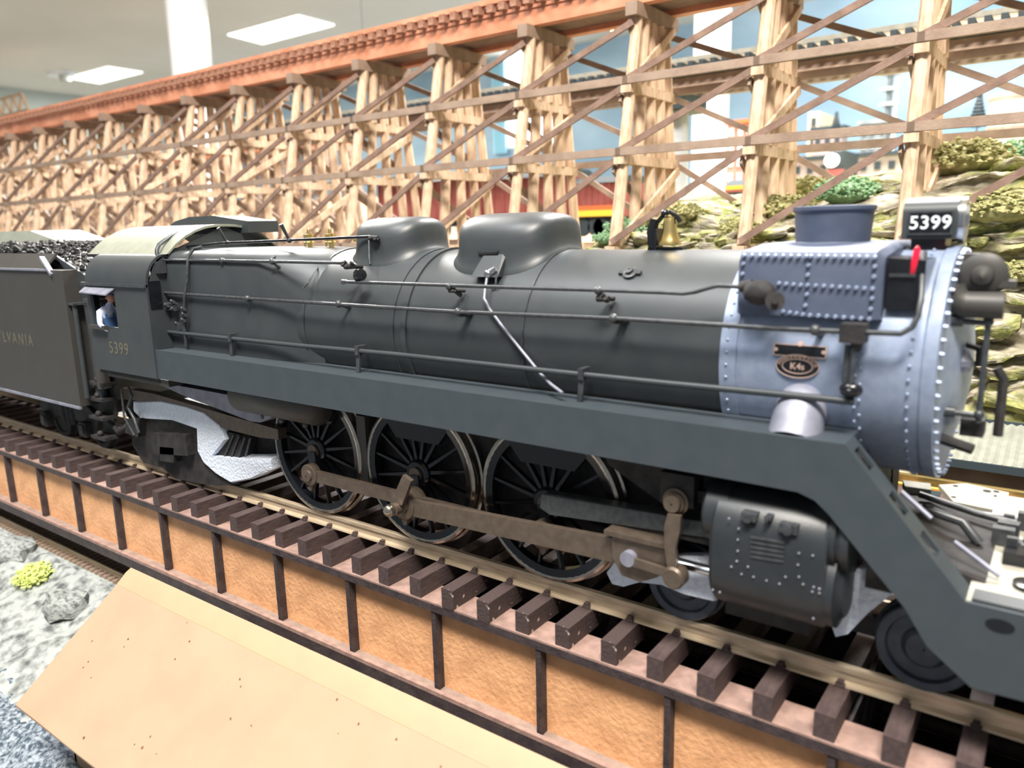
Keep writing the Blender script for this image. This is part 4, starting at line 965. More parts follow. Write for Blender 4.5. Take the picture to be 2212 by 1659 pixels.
# coupler curtain and buffer between cab and tender
Lk('buffer_tube', MB().cyl((-7.62, -1.25, 1.5), (-7.60, -1.25, 3.12), .12, .12, 16).box(-7.8, -7.3, -1.35, -1.1, 3.12, 3.18), 'tank', 40)
Lk('cab_rear_post', MB().box(-7.35, -7.28, -1.4, -1.3, 1.9, 3.3), 'black', 0)

# ---- frames and underside
Lk('frame', MB().box(-5.0, 5.6, -.60, -.50, .50, 1.95).box(-5.0, 5.6, .50, .60, .50, 1.95).box(-3.4, 5.4, -.5, .5, .95, 1.95), 'matte', 0)
Lk('boiler_saddle', MB().box(4.3, 5.6, -1.0, 1.0, 1.1, 2.2), 'matte', 0)
Lk('ash_pan', MB().loft([[(at(x, y, 'y', -1.1).x, -1.12, at(x, y, 'y', -1.1).z) for x, y in ((330, 822), (600, 872), (590, 900), (565, 912), (545, 910), (400, 855))], [(at(x, y, 'y', -1.1).x, -.3, at(x, y, 'y', -1.1).z) for x, y in ((330, 822), (600, 872), (590, 900), (565, 912), (545, 910), (400, 855))]]), 'pale', 40)
def trace(nm, pts, Y, d, m, ang=20, parent=None):
    q = [at(x, y, 'y', Y) for x, y in pts]
    return Lk(nm, MB().prism([(p.x, p.z) for p in q], 'y', Y, Y+d), m, ang, parent)
tf = trace('truck_equalizer', ((262, 838), (330, 850), (440, 882), (520, 905), (600, 928), (602, 950), (560, 945), (500, 930), (440, 908), (380, 882), (300, 866), (262, 862)), -.98, .16, 'rod')
trace('spring_hanger', ((480, 930), (520, 940), (520, 990), (460, 985)), -.92, .3, 'matte')
for i in range(4):
    a_, b_ = at(505+12*i, 940+2*i, 'y', -.94), at(485+15*i, 986, 'y', -.94)
    Lk('hanger_rib', MB().tube([a_, b_], .018), 'pipe', 60)
tb_ = trace('trailing_truck_frame', ((285, 905), (370, 898), (430, 925), (430, 970), (450, 1010), (520, 1045), (470, 1050), (380, 1035), (350, 1010), (310, 1000), (285, 960)), -.95, .5, 'matte')
for nm, pts in (('journal_box', ((330, 935), (400, 940), (405, 985), (330, 980))), ('step_box', ((275, 905), (300, 905), (298, 945), (270, 935))), ('bearing_cover', ((345, 965), (375, 968), (375, 1000), (345, 995)))):
    trace(nm, pts, -1.1, .15, 'matte', 20, None)
Lk('water_pipe', MB().tube([at(277, 835, 'y', -1.2), at(285, 855, 'y', -1.2), at(276, 880, 'y', -1.2), at(290, 905, 'y', -1.2), at(300, 935, 'y', -1.2)], .03).tube([at(262, 840, 'y', -1.25), at(268, 900, 'y', -1.25), at(290, 940, 'y', -1.22)], .02), 'pipe', 60)
for i, (px, py) in enumerate(((212, 828), (212, 862), (214, 902), (218, 945))):
    c = at(px, py, 'y', -1.3); Lk('cab_step', MB().box(c.x-.28, c.x+.25, -1.36, -1.1, c.z-.03, c.z+.03).box(c.x-.28, c.x+.25, -1.1, -1.06, c.z-.05, c.z+.3).ball((c.x, -1.3, c.z+.08), .06), 'matte', 20)
Lk('side_sill', MB().box(-7.0, -5.0, -1.45, -1.2, 1.82, 1.93).bar(at(225, 800, 'y', -1.4), at(310, 822, 'y', -1.4), .06, .06), 'tank', 0)
Lk('air_tank', MB().rev((-3.72, -1.0, 1.80), (1, 0, 0), [(0, .01), (.02, .2), (.12, .3), (1.95, .3), (2.05, .2), (2.07, .01)], 28), 'tank', 50)
for x in (-3.0, -2.55, -2.0): Lk('hanger_knob', MB().ball((x, -1.1, 1.5), .045), 'pipe', 50)
Lk('brake_bar', MB().box(-1.18, -1.0, -.85, -.62, .5, 1.7), 'tank', 0)

# ---- driving wheels
def wheel_parts(R):
    tyre = MB().rev((0, 0, 0), (0, 1, 0), [(-.075, R-.055), (-.078, R-.04), (-.06, R-.005), (-.05, R), (.06, R), (.07, R+.03), (.10, R+.03), (.10, R-.075), (-.07, R-.075), (-.075, R-.055)], 64)
    rim = MB().rev((0, 0, 0), (0, 1, 0), [(-.055, R-.16), (-.074, R-.056), (.06, R-.056), (.06, R-.16), (-.055, R-.16)], 56)
    hub = MB().rev((0, 0, 0), (0, -1, 0), [(-.06, .01), (-.06, .21), (.07, .20), (.10, .17), (.10, .01)], 28).bar((0,-.03,0), (.05,-.03,-.40), .16, .26, (0,1,0))
    spoke = MB().loft([[(-.026, -.045, .19), (.026, -.045, .19), (.026, .03, .19), (-.026, .03, .19)], [(-.015, -.035, R-.15), (.015, -.035, R-.15), (.015, .03, R-.15), (-.015, .03, R-.15)]])
    cap = MB().rev((0, 0, 0), (0, -1, 0), [(.10, .105), (.13, .10), (.135, .01)], 22)
    a_ = [PI*.28 + PI*.44*k/10 for k in range(11)]
    cw = MB().prism([((R-.12)*math.cos(t), (R-.12)*math.sin(t)) for t in a_] + [((R*.60)*math.cos(a_[-1]), R*.60*math.sin(a_[-1])), ((R*.60)*math.cos(a_[0]), R*.60*math.sin(a_[0]))], 'y', -.06, .04)
    return tyre, rim, hub, spoke, cap, cw
RD = 1.0
tp = wheel_parts(RD); src = {}
def driver(x, yside, rot=0.0, R=RD, parts=None, ns=16, m2='black'):
    key = (R,)
    sg = -1 if yside < 0 else 1
    root = None
    P = parts or tp
    names = ('driving_wheel', 'wheel_rim', 'wheel_hub', 'spoke', 'axle_cap', 'counterweight')
    mats = ('rim', 'black', 'black', 'black', 'rod', 'black')
    if key not in src:
        src[key] = [link(n_, p_, m_, None, 35) for n_, p_, m_ in zip(names, P, mats)]
        for o in src[key]: C.objects.unlink(o)
    base = src[key]
    root = inst(base[0], names[0], loco, (x, yside, R+.0), (0, rot, 0) if sg < 0 else (0, rot, PI))
    for k in (1, 2, 4, 5):
        inst(base[k], names[k], root)
    for i in range(ns): inst(base[3], 'spoke', root, (0,0,0), (0, 2*PI*(i+.5)/ns, 0))
    return root
WX = (-2.108, 0.0, 2.108)
for x in WX:
    driver(x, -.80, 0.0); driver(x, .80, 0.0)
for x in WX: Lk('axle', MB().cyl((x, -.72, 1.03), (x, .72, 1.03), .12), 'matte')
# small wheels (leading truck, trailing)
def small(x, R, y, nm='truck_wheel', m='wheelgrey'):
    q = MB().rev((x, y, R+RT), (0, 1 if y > 0 else -1, 0), [(-.10, .01), (-.10, R+.03), (-.07, R+.03), (-.05, R), (.06, R-.005), (.075, R-.02), (.07, R-.09), (.03, R-.11), (.03, .2), (.09, .15), (.09, .01)], 48)
    return Lk(nm, q, m, 30)
for y in (-.80, .80): small(6.20, .42, y); small(3.86, .42, y); small(-4.7, .60, y, 'trailing_wheel', 'matte')
Lk('lead_truck_frame', MB().box(3.5, 6.6, -.70, -.62, .35, .55).box(3.5, 6.6, .62, .70, .35, .55).box(4.6, 5.4, -.6, .6, .3, .7), 'matte', 0)
# ---- rods
pin = Vector((.05, 0, -.40))
z_ax = 1.03
def P2(x, y): q = at(x, y, 'y', -1.12); return Vector((q.x, -1.12, q.z))
pz = z_ax - .33; px_ = .045
ra = Vector((-2.108+px_, -1.02, pz)); rbb = Vector((px_, -1.02, pz)); rc_ = Vector((2.108+px_, -1.02, pz))
def rod(nm, a_, b_, h0, h1, y0_, y1_, m='rod'):
    d = (b_-a_); L_ = math.hypot(d.x, d.z); u = Vector((d.x/L_, 0, d.z/L_)); v = Vector((-u.z, 0, u.x))
    pts = [a_+u*.12+v*h0/2, b_-u*.12+v*h1/2, b_-u*.12-v*h1/2, a_+u*.12-v*h0/2]
    q = MB().prism([(p.x, p.z) for p in pts], 'y', y0_, y1_)
    return Lk(nm, q, m, 20)
def eye(x, z, r, y0_, y1_, m='rod', cup=True, par=None):
    q = MB().rev((x, y1_, z), (0, -1, 0), [(0, r), (y1_-y0_, r), (y1_-y0_+.01, r*.9), (y1_-y0_+.01, r*.55), (y1_-y0_+.05, r*.5), (y1_-y0_+.055, .01)], 24)
    if cup: q.prism([(x-r*.35, z-r*.8), (x+r*.35, z-r*.8), (x+r*.2, z-r*1.25), (x, z-r*1.45), (x-r*.2, z-r*1.25)], 'y', y0_+.02, y1_-.02)
    return Lk('rod_eye', q, m, 30, par)
r1 = rod('side_rod', ra, rbb, .17, .17, -1.06, -.98); eye(ra.x, pz, .17, -1.07, -.96, 'rod', True, None); eye(rbb.x, pz, .19, -1.07, -.96)
rod('side_rod', rbb, rc_, .17, .17, -1.06, -.98); eye(rc_.x, pz, .18, -1.07, -.96)
mr0 = Vector((px_, -1.17, pz)); ch = at(1372, 1195, 'y', -1.17)
Lk('crank_pin', MB().cyl((px_, -.9, pz), (px_, -1.42, pz), .085, .085, 20).rev((px_, -1.08, pz), (0,-1,0), [(0, .15), (.06, .15), (.06, .12), (.1, .12), (.1, .15), (.15, .15), (.15, .1), (.2, .1)], 24), 'rod', 30)
eye(px_, pz, .20, -1.24, -1.12, 'rod', True); Lk('main_rod', MB().prism([(px_+.12, pz+.10), (ch.x-.1, ch.z+.14), (ch.x-.1, ch.z-.14), (px_+.12, pz-.12)], 'y', -1.23, -1.15), 'rod', 20)
Lk('oil_cup', MB().ball((px_-.02, -1.46, pz+.0), .085, 14), 'rim', 60)
Lk('eccentric_crank', MB().prism([(px_-.11, pz+.04), (px_+.11, pz+.06), (px_+.30, z_ax+.10), (px_+.16, z_ax+.16)], 'y', -1.36, -1.30), 'rod', 20)
# crosshead, guides, combination lever
chd = Lk('crosshead', MB().prism([(ch.x-.22, ch.z+.20), (ch.x+.40, ch.z+.17), (ch.x+.44, ch.z-.05), (ch.x+.30, ch.z-.16), (ch.x+.12, ch.z-.26), (ch.x-.10, ch.z-.24), (ch.x-.22, ch.z-.05)], 'y', -1.28, -1.0), 'rod', 20)
Lk('wrist_pin', MB().cyl((ch.x, -1.36, ch.z), (ch.x, -1.2, ch.z), .085, .085, 18), 'pale', 30, chd)
Lk('guide_shoe', MB().box(ch.x-.30, ch.x+.42, -1.32, -.98, ch.z+.20, ch.z+.25), 'rod', 0, chd)
ga, gb = at(1180, 1090, 'y', -1.05), at(1530, 1150, 'y', -1.05)
Lk('crosshead_guide', MB().prism([(ga.x, 1.24), (4.42, 1.34), (4.42, 1.19), (ga.x+.1, 1.02), (ga.x-.03, 1.08)], 'y', -1.14, -.94), 'pipe', 20)
Lk('lower_guide', MB().box(ch.x-.5, 4.42, -1.12, -.96, ch.z+.26, ch.z+.36), 'matte', 0)
Lk('piston_rod', MB().cyl((ch.x+.3, -1.14, ch.z), (4.45, -1.14, ch.z), .055), 'steel', 30)
l0, l1, l2 = at(1462, 1108, 'y', -1.33), at(1450, 1180, 'y', -1.36), at(1458, 1245, 'y', -1.36)
Lk('combination_lever', MB().loft([[(p.x-w_, -1.40, p.z), (p.x+w_, -1.40, p.z), (p.x+w_, -1.35, p.z), (p.x-w_, -1.35, p.z)] for p, w_ in ((l0, .07), (at(1455, 1140, 'y', -1.36), .085), (l1, .06), (l2, .05))]), 'rod', 20)
Lk('lever_eye', MB().rev((l2.x, -1.28, l2.z), (0, -1, 0), [(0, .12), (.13, .12), (.16, .10), (.16, .01)], 22), 'rod', 30)
Lk('union_link', MB().bar((l2.x, -1.33, l2.z), (ch.x+.05, -1.33, ch.z-.02), .05, .09), 'rod', 20)
lb = at(1457, 1085, 'y', -1.3)
Lk('valve_stem_block', MB().box(lb.x-.18, lb.x+.18, -1.25, -1.0, lb.z-.05, lb.z+.28).bar((lb.x-.1, -1.1, lb.z), (4.5, -1.1, lb.z+.1), .1, .12), 'matte', 20)
Lk('block_nut', MB().rev((lb.x, -1.22, lb.z), (0, -1, 0), [(0, .14), (.06, .14), (.07, .11), (.1, .11), (.1, .085), (.16, .085), (.16, .01)], 20), 'rod', 30)
Lk('link_bracket', MB().prism([(2.9, 1.95), (4.0, 1.95), (3.9, 1.55), (3.7, 1.35), (3.4, 1.5), (3.0, 1.7)], 'y', -.98, -.85), 'matte', 20)
# ---- cylinder
def csec(x, g=0.0, top=1.80, zb_=.62):
    yo = -1.56+g; p_ = [(-.85, top-g), (-1.18, top-g)]
    p_ += [(-1.18 - (.37-g)*math.sin(k*PI/12), top-.40 + (.40-g)*math.cos(k*PI/12)) for k in range(1, 6)]
    p_ += [(yo, top-.42), (yo, zb_+.42)]
    p_ += [(-1.22 - (.34-g)*math.cos(k*PI/12), zb_+.40 - (.40-g)*math.sin(k*PI/12)) for k in range(1, 6)]
    p_ += [(-1.2, zb_+g), (-.85, zb_+.05)]
    return [(x, y, z) for y, z in p_]
xs_ = (4.40, 4.44, 5.42, 5.46)
cyl_ = Lk('cylinder', MB().loft([csec(xs_[0], .04), csec(xs_[1]), csec(xs_[2]), csec(xs_[3], .03)]), 'cylp', 40)
Lk('valve_head', MB().rev((4.26, -1.18, 1.52), (1, 0, 0), [(0, .01), (0, .2), (.02, .27), (.05, .30), (.26, .30), (.26, .01)], 30), 'cylp', 40, cyl_)
Lk('valve_cover', MB().rev((5.45, -1.18, 1.50), (1, 0, 0), [(0, .31), (.06, .31), (.06, .28), (.10, .28), (.10, .31), (.17, .31), (.18, .2), (.18, .01)], 30), 'cylp', 30, cyl_)
Lk('cylinder_head', MB().rev((5.45, -1.14, 1.02), (1, 0, 0), [(0, .40), (.08, .40), (.10, .33), (.14, .28), (.15, .01)], 32), 'cylp', 30, cyl_)
for k in range(5):
    a_, b_ = at(1622, 1160+10.5*k, 'y', -1.56), at(1694, 1172+10.2*k, 'y', -1.56)
    Lk('louver_bar', MB().bar((a_.x, -1.563, a_.z), (b_.x, -1.563, b_.z), .012, .024, (0,0,1)), 'pipe', 0, cyl_)
def fit(px, py, s_):
    c = at(px, py, 'y', -1.45); return Lk('relief_valve', MB().box(c.x-s_, c.x+s_, -1.56, -1.40, c.z-s_*.5, c.z+s_*.5).cyl((c.x, -1.6, c.z), (c.x, -1.5, c.z), s_*.6, s_*.5, 8), 'pipe', 20, cyl_)
fit(1625, 1110, .07); fit(1710, 1135, .08); fit(1666, 1113, .03)
sc = MB()
for px, py in ((1575, 1120), (1596, 1142), (1594, 1166), (1594, 1190), (1592, 1212), (1580, 1224), (1616, 1224), (1602, 1240), (1628, 1246), (1656, 1254), (1684, 1261), (1726, 1195), (1724, 1220), (1756, 1200), (1697, 1246), (1726, 1246), (1735, 1262), (1758, 1268), (1770, 1272), (1755, 1278), (1770, 1281), (1540, 1274), (1555, 1279), (1757, 1336)):
    c = at(px, py, 'y', -1.56); sc.cyl((c.x, -1.558, c.z), (c.x, -1.575, c.z), .012, .008, 6)
o = Lk('screws', sc, 'pale', 30, cyl_); o['kind'] = 'stuff'
Lk('drain_pipe', MB().box(4.5, 5.3, -1.3, -1.1, .50, .63), 'matte', 0)

# ---- smokebox front and pilot details
F = lambda px, py, X: at(px, py, 'x', X)
cc = Vector((6.3, -.55, 3.74))
Lk('air_pump_pipe', MB().tube([(6.12, -.62, 3.70), (6.16, -.62, 3.60), (6.24, -.62, 3.56), (6.52, -.62, 3.56)], .115, 14), 'tank', 60)
Lk('generator', MB().rev((6.34, -.42, 3.80), (0, -1, 0), [(0, .14), (.02, .18), (.10, .19), (.13, .15), (.14, .09), (.19, .075), (.215, .01)], 26).box(6.18, 6.32, -.5, -.3, 3.65, 3.98).box(6.4, 6.58, -.55, -.4, 3.70, 3.76), 'tank', 40)
Lk('front_plate', MB().cyl((6.12, .0, 2.95), (6.22, 0, 2.95), .42, .40, 30), 'smoke', 30)
hr = MB(); 
for z in (3.42, 2.62): hr.tube([(6.14, -.62, z), (6.42, -.62, z-.01)], .026); hr.ball((6.42, -.62, z), .045); hr.cyl((6.12, -.62, z), (6.24, -.62, z), .055, .05)
hr.tube([(6.42, -.62, 3.52), (6.42, -.62, 2.55)], .024); hr.ball((6.42, -.62, 3.53), .04)
Lk('front_grab_rail', hr, 'pipe', 50)
Lk('check_valve', MB().rev((6.24, -.40, 2.95), (0, 0, 1), [(0, .07), (.04, .08), (.05, .09), (.1, .09), (.12, .07), (.2, .03), (.21, .01)], 16), 'pale', 40)
Lk('front_pipes', MB().tube([(6.14, -.55, 2.35), (6.4, -.6, 2.3)], .05).tube([(6.15, -.3, 3.2), (6.35, -.35, 3.15), (6.36, -.38, 3.0)], .03).box(6.28, 6.46, -.55, -.3, 2.4, 2.55).tube([(6.5, -.4, 3.0), (6.56, -.4, 2.9), (6.56, -.4, 2.4)], .04), 'matte', 40)
for (x0_, z0_), (x1_, z1_) in (((1948, 1062), (2012, 1120)), ((2062, 1170), (2160, 1245))):
    a_ = at(x0_, z0_, 'y', -.85); b_ = at(x1_, z1_, 'y', -.95); Lk('deck_brace', MB().tube([a_, b_], .022), 'pale', 60)
# front deck: tank, plates
fd = Lk('pilot_deck_plate', MB().prism([(at(x, y, 'z', 1.26).x, at(x, y, 'z', 1.26).y) for x, y in ((2028, 1045), (2088, 1042), (2180, 1062), (2172, 1103), (2140, 1098), (2060, 1082))], 'z', 1.20, 1.25), 'cream', 0)
for x, y, r in ((2064, 1050, .025), (2060, 1074, .025), (2132, 1061, .04), (2152, 1062, .03), (2153, 1072, .03)):
    c = at(x, y, 'z', 1.251); Lk('bolt_hole', MB().cyl((c.x, c.y, 1.2505), (c.x, c.y, 1.256), r, None, 14), 'matte', 0, fd)
a_ = [at(x, y, 'z', 1.5) for x, y in ((1950, 1037), (2010, 1044), (2012, 1058), (1955, 1050))]
Lk('pilot_deck_bar', MB().prism([(p.x, p.y) for p in a_], 'z', 1.42, 1.5), 'cream', 0)
Lk('deck_casting', MB().prism([(5.7, 1.0), (5.7, 1.42), (6.0, 1.44), (6.25, 1.36), (6.62, 1.30), (6.62, 1.0)], 'y', -1.05, .55), 'matte', 0)
Lk('deck_pipe', MB().tube([(5.85, .62, 1.35), (6.3, .60, 1.30), (8.2, .55, 1.33)], .05).tube([(5.9, .35, 1.5), (6.4, .30, 1.42), (6.75, .30, 1.38)], .035).tube([(6.0, -.2, 1.55), (6.35, -.25, 1.5), (6.5, -.3, 1.34)], .05), 'pipe', 60)
Lk('side_plate', MB().prism([(5.62, 1.30), (5.80, 1.52), (6.05, 1.52), (6.4, 1.34), (6.4, 1.0)], 'y', -.98, -.93), 'pipe', 0)
Lk('air_hose', MB().rev((6.93, -.95, 1.284), (0, 0, 1), [(0, .13), (.04, .13), (.05, .10), (.05, .05), (0, .05)], 22).box(6.7, 7.3, -.55, -.35, 1.284, 1.40), 'black', 30)
q = MB(); k = random.Random(4)
for i in range(22):
    c = Vector((k.uniform(6.66, 7.2), k.uniform(-.5, 1.0), 1.29)); s_ = k.uniform(.03, .09); q.box(c.x-s_, c.x+s_, c.y-s_*.6, c.y+s_*.6, 1.284, 1.284+k.uniform(.05, .2))
o = Lk('deck_fittings', q, 'pipe', 0); o['kind'] = 'stuff'
Lk('pilot_beam', MB().box(8.4, 8.6, -1.45, 1.45, .62, 1.22), 'matte', 0)
c = at(2160, 1352, 'y', -1.5)
Lk('pilot_slot', MB().prism([(c.x+.10*math.cos(t), c.z+.055*math.sin(t)) for t in [2*PI*k/16 for k in range(16)]], 'y', -1.505, -1.4999), 'black', 0, run)

# ================================================================ WHITE FOAM PACKING
def foam(pts, Y, d, label, nm='packing_foam'):
    q = [at(x, y, 'y', Y) for x, y in pts]; c = sum(q, Vector())/len(q)
    b = MB(); n = len(q)
    sec = lambda k, yy: [((p.x-c.x)*k, yy, (p.z-c.z)*k) for p in q]
    b.loft([sec(.97, 0), sec(1.0, .03), sec(1.0, d-.03), sec(.97, d)])
    o = link(nm, b, 'foam', None, 40); o.location = (c.x, Y, c.z); tag(o, label, 'packing foam', 'white packing foam under the engine'); return o
foam(((285, 868), (345, 866), (400, 878), (440, 892), (472, 918), (486, 950), (458, 985), (520, 992), (582, 992), (584, 1015), (545, 1035), (500, 1044), (468, 1025), (440, 1000), (427, 975), (425, 925), (370, 906), (300, 902), (285, 886)), -1.0, .30, 'white S shaped packing foam wedged in the trailing truck below the cab')
foam(((1308, 1238), (1330, 1208), (1350, 1232), (1400, 1225), (1450, 1200), (1545, 1200), (1545, 1300), (1480, 1285), (1430, 1264), (1380, 1258), (1345, 1268), (1320, 1262)), -1.0, .12, 'white packing foam between crosshead and cylinder above the truck wheel')
foam(((1800, 1250), (1870, 1225), (1950, 1215), (1990, 1290), (1935, 1278), (1875, 1325), (1830, 1372), (1803, 1378), (1790, 1340)), -.98, .15, 'white packing foam wedge in front of the cylinder behind the sloped skirt')

# ================================================================ ENGINEER
en = thing('person', 'engineer in a pale blue shirt and blue overalls leaning at the cab window', 'person', (at(232, 690, 'y', -1.42).x, -1.40, 1.935)); en.scale = (.78, .78, .78); en.rotation_euler[2] = PI/2
def skin_body(nm, joints, edges, rad, m, parent):
    me = bpy.data.meshes.new(nm); me.from_pydata(joints, edges, []); o = bpy.data.objects.new(nm, me); C.objects.link(o)
    md = o.modifiers.new('s', 'SKIN'); 
    for i, v in enumerate(me.skin_vertices[0].data if me.skin_vertices else []): v.radius = (rad[i], rad[i])
    if not me.skin_vertices:
        pass
    o.modifiers.new('d', 'SUBSURF').levels = 1
    bpy.context.view_layer.update(); dg = bpy.context.evaluated_depsgraph_get(); m2 = bpy.data.meshes.new_from_object(o.evaluated_get(dg)); bpy.data.objects.remove(o)
    m2.materials.clear(); m2.materials.append(M[m]); m2.shade_smooth(); o = bpy.data.objects.new(nm, m2); C.objects.link(o); o.parent = parent; return o
import bmesh
def skinned(nm, J, E_, Rr, m, parent, sub=1):
    me = bpy.data.meshes.new(nm); bm = bmesh.new(); lay = bm.verts.layers.skin.verify(); vs = []
    for p, r in zip(J, Rr):
        v = bm.verts.new(p); v[lay].radius = (r, r); vs.append(v)
    vs[0][lay].use_root = True
    for a_, b_ in E_: bm.edges.new((vs[a_], vs[b_]))
    bm.to_mesh(me); bm.free(); o = bpy.data.objects.new(nm, me); C.objects.link(o)
    o.modifiers.new('s', 'SKIN').use_smooth_shade = True; o.modifiers.new('d', 'SUBSURF').levels = sub
    bpy.context.view_layer.update(); m2 = bpy.data.meshes.new_from_object(o.evaluated_get(bpy.context.evaluated_depsgraph_get())); bpy.data.objects.remove(o)
    m2.materials.clear(); m2.materials.append(M[m]); o = bpy.data.objects.new(nm, m2); C.objects.link(o); o.parent = parent; return o
skinned('body', [(0,.28,.80), (0,.22,1.0), (0,.08,1.22), (.02,.0,1.38), (.04,-.04,1.50), (.06,-.08,1.60), (-.17,.02,1.34), (-.25,-.10,1.08), (-.10,-.20,.92), (.20,.06,1.34), (.26,-.02,1.08), (.16,-.14,.92), (.10,.30,.5), (.12,.3,.06), (.28,.28,.5), (.30,.3,.06)],
        [(0,1),(1,2),(2,3),(3,4),(4,5),(3,6),(6,7),(7,8),(3,9),(9,10),(10,11),(0,12),(12,13),(0,14),(14,15)], [.15,.15,.17,.15,.055,.06,.08,.06,.045,.08,.06,.045,.09,.06,.09,.06], 'shirt', en)
link('head', MB().ball((.07, -.10, 1.68), .105, 14, (.95, 1.05, 1.2)).ball((.10, -.20, 1.67), .022).ball((.17, -.10, 1.67), .025).ball((-.03, -.09, 1.67), .025), 'skin', en, 60)
link('cap', MB().rev((.07, -.10, 1.74), (0,0,1), [(0, .115), (.04, .12), (.10, .11), (.13, .05), (.135, .01)], 16).box(.0, .14, -.28, -.18, 1.735, 1.75), 'denim', en, 40)
link('overalls', MB().box(-.13, .13, -.10, -.06, .9, 1.22).bar((-.08, -.09, 1.2), (-.07, -.02, 1.52), .04, .02).bar((.09, -.09, 1.2), (.10, -.02, 1.52), .04, .02), 'denim', en, 20)
hb = MB()
for cx_ in (-.10, .16):
    cy_ = -.22 if cx_ < 0 else -.16
    hb.ball((cx_, cy_-.03, .91), .042, 10, (1, 1.2, .6))
    for i in range(4): hb.tube([(cx_-.03+.02*i, cy_-.06, .91), (cx_-.03+.021*i, cy_-.10, .90), (cx_-.03+.021*i, cy_-.115, .875)], .0095, 6)
    hb.tube([(cx_+.035, cy_-.02, .91), (cx_+.055, cy_-.05, .905)], .011, 6)
link('hands', hb, 'skin', en, 60)

# ================================================================ TENDER
td = thing('tender', 'dark coal tender with faded gold letters coupled behind the cab', 'tender', (-12, 0, RT))
def Tk(nm, mb, m, ang=30, parent=None):
    o = link(nm, mb, m, parent or td, ang); o.location = (12, 0, -RT) if parent is None else (0,0,0); return o
Tk('tank_body', MB().box(-19, -8.12, -1.5, 1.5, 1.12, 3.70), 'tank', 0)
Tk('side_flare', MB().prism([(-1.5, 3.701), (-1.46, 3.701), (-1.20, 3.98), (-1.24, 4.0)], 'x', -19, -8.85), 'tank', 0)
Tk('edge_strip', MB().box(-19, -8.70, -1.53, -1.50, 3.68, 3.72), 'pale', 0)
Tk('bottom_edge', MB().box(-19, -8.12, -1.53, -1.48, 1.07, 1.119), 'pale', 0)
Tk('bunker_wing', MB().prism([(-8.95, 3.98), (-7.75, 3.58), (-7.40, 3.56), (-7.40, 3.12), (-7.75, 3.10), (-8.15, 3.10), (-8.45, 3.60)], 'y', -1.24, -1.20), 'green', 0)
Tk('wing_far', MB().prism([(-8.95, 3.98), (-7.75, 3.58), (-7.40, 3.56), (-7.40, 3.12), (-8.15, 3.10), (-8.45, 3.60)], 'y', 1.20, 1.24), 'green', 0).name = 'bunker_wing'
Tk('wing_brace', MB().bar(at(90, 556, 'y', -1.42), at(114, 594, 'y', -1.5), .05, .09, (0,1,0)), 'pale', 0)
Tk('shelf', MB().box(-8.6, -7.9, -1.48, -1.2, 3.06, 3.10), 'pipe', 0)
Tk('corner_post', MB().cyl((-7.98, -1.42, 1.3), (-7.98, -1.42, 3.06), .045).cyl((-7.85, -1.2, 1.3), (-7.85, -1.2, 3.06), .11), 'green', 40)
Tk('cover_sheet', MB().prism([(at(-60, 492, 'y', -.2).x, 4.15), (at(-60, 492, 'y', -.2).x, 4.47), (at(55, 494, 'y', -.2).x, 4.46), (at(115, 520, 'y', -.2).x, 4.22), (at(115, 520, 'y', -.2).x, 4.05)], 'y', -.1, 1.0), 'sheet', 0)
Tk('coal_slope', MB().prism([(-19, 3.7), (-8.2, 3.7), (-7.7, 3.5), (-8.6, 3.85), (-10, 4.02), (-19, 4.05)], 'y', -1.15, 1.15), 'coal', 0)
b = MB(); k = random.Random(8); base = MB().ball((0,0,0), 1, 6)
for i in range(1500):
    x = k.uniform(-13.5, -7.6); y = k.uniform(-1.18, 1.15)
    z = (4.03 if x < -10 else 4.02 - (x+10)*.11 if x < -8.6 else 3.86 - (x+8.6)*.36) + .10*(1-(y/1.2)**2) + k.uniform(-.03, .08)
    s_ = k.uniform(.035, .075); Rm = Matrix.Rotation(k.uniform(0, 6), 3, Vector((k.random(), k.random(), k.random()+.01)).normalized())
    vs = [Vector((x, y, z)) + Rm @ Vector((a_*s_*k.uniform(.6, 1.3), b_*s_*k.uniform(.6, 1.2), c_*s_*k.uniform(.5, .9))) for a_, b_, c_ in ((1,0,0),(-1,0,0),(0,1,0),(0,-1,0),(0,0,1),(0,0,-1))]
    b.add(vs, [(0,2,4),(2,1,4),(1,3,4),(3,0,4),(2,0,5),(1,2,5),(3,1,5),(0,3,5)])
o = link('coal', b, 'coal', None, 0, False); o['kind'] = 'stuff'; tag(o, 'glossy black lumps of coal heaped in the tender', 'coal')
c = at(72, 738, 'y', -1.5)
to = text('tender_lettering', 'PENNSYLVANIA', 'gold', .33, Matrix.Identity(4), td, .001, 1.35)
mx = max(v.co.x for v in to.data.vertices); to.matrix_local = Matrix.Translation((c.x - mx + 12, -1.503, c.z - RT)) @ SIDE
Tk('underframe', MB().box(-19, -8.2, -1.0, 1.0, .85, 1.1), 'matte', 0)
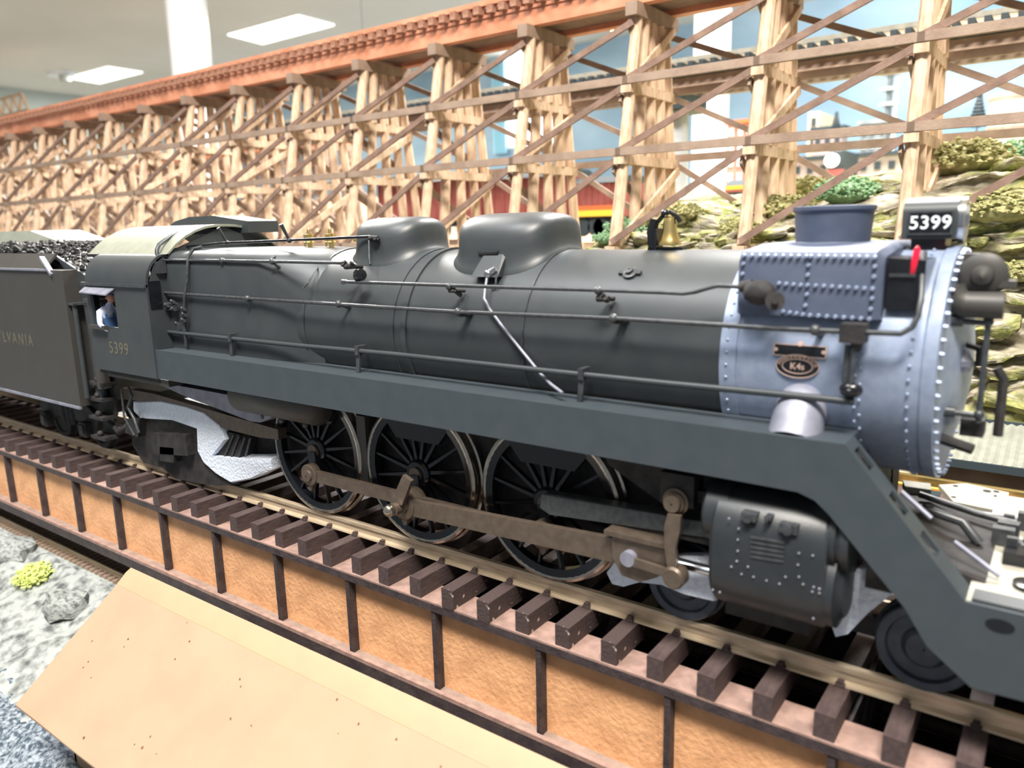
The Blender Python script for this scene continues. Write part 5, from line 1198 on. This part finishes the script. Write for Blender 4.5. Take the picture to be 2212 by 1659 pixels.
for cx_ in (-9.7, -16.5):
    tr_ = Tk('truck_frame', MB().prism([(cx_-1.3, .75), (cx_-.9, .95), (cx_+.9, .95), (cx_+1.3, .75), (cx_+1.1, .35), (cx_+.5, .6), (cx_-.5, .6), (cx_-1.1, .35)], 'y', -1.08, -.98), 'matte', 20)
    for dx in (-.85, .85):
        for y in (-.8, .8):
            Tk('wheel', MB().rev((cx_+dx, y, .45), (0, -1 if y < 0 else 1, 0), [(-.1, .01), (-.1, .45), (-.07, .45), (-.05, .42), (.06, .41), (.07, .33), (.03, .3), (.03, .01)], 30), 'matte', 30, None)
        Tk('journal_box', MB().box(cx_+dx-.13, cx_+dx+.13, -1.22, -1.081, .35, .65).box(cx_+dx-.09, cx_+dx+.09, -1.25, -1.22, .4, .6), 'matte', 0, None)
    for dx in (-.2, 0, .2): Tk('spring', MB().cyl((cx_+dx, -1.05, .5), (cx_+dx, -1.05, .85), .07), 'matte')
Tk('hose', MB().tube([(-8.0, -1.0, 1.1), (-7.9, -1.1, .75), (-7.6, -1.1, .6), (-7.3, -1.0, .8)], .06), 'matte', 60)

# ================================================================ LOW CORRUGATED SHED AND FAR TRACK (right)
r0 = at(2052, 903, 'z', 1.0); r1 = at(2050, 982, 'z', 1.0)
ys_ = 5.9; X_ = 5.55
cr = thing('corrugated_shed', 'low shed with a silver corrugated roof at right behind the engine front', 'shed', (9, 5, -2.6))
Y_near, Y_far = at(2100, 990, 'z', .95).y, at(2100, 910, 'z', 1.15).y
q = MB(); n = 60; secs = []
for i in range(n*2+1):
    x = 5.2 + 7.0*i/(n*2); h = .03*(i % 2)
    secs.append([(x, Y_near-.15, .93+h), (x, Y_far, 1.15+h), (x, Y_far, 1.12+h), (x, Y_near-.15, .90+h)])
q.loft(secs); q.v = q.v
def Ck(nm, mb, m, ang=0): o = link(nm, mb, m, cr, ang); o.location = (-9, -5, 2.6); return o
Ck('corrugated_roof', q, 'corr'); Ck('roof_edge', MB().box(5.2, 12.2, Y_near-.19, Y_near-.15, .84, .95).box(5.2, 12.2, Y_far+.001, Y_far+.05, 1.08, 1.2), 'navy')
Ck('wall', MB().box(5.4, 12, Y_near, Y_far-.1, -2.62, .895), 'girt')
ft = thing('far_track', 'bright brass railed track on a low dark deck right of the engine front', 'track', (8, 3.0, -2.6))
yr = at(2150, 1052, 'z', .9).y
def Fk(nm, mb, m): o = link(nm, mb, m, ft, 0); o.location = (-8, -3.0, 2.6); return o
for dy in (0, -.95): Fk('rail', rail_mb(yr+dy, 5.2, 12, .9, .2, .8), 'brass')
tq = Fk('tie', MB().box(-.11, .11, yr-1.2, yr+.35, .60, .738), 'tie'); x = 5.4; f_ = 1
while x < 11.8:
    o = tq if f_ else inst(tq, 'tie', ft); f_ = 0; o.location = Vector((x, 0, 0)) - Vector((8, 3.0, -2.6)); x += .55
Fk('deck', MB().box(5.2, 12, yr-1.25, yr+.4, .35, .599), 'navy')
Fk('deck_leg', MB().box(5.6, 11.5, yr-.9, yr, -2.6, .35), 'matte')
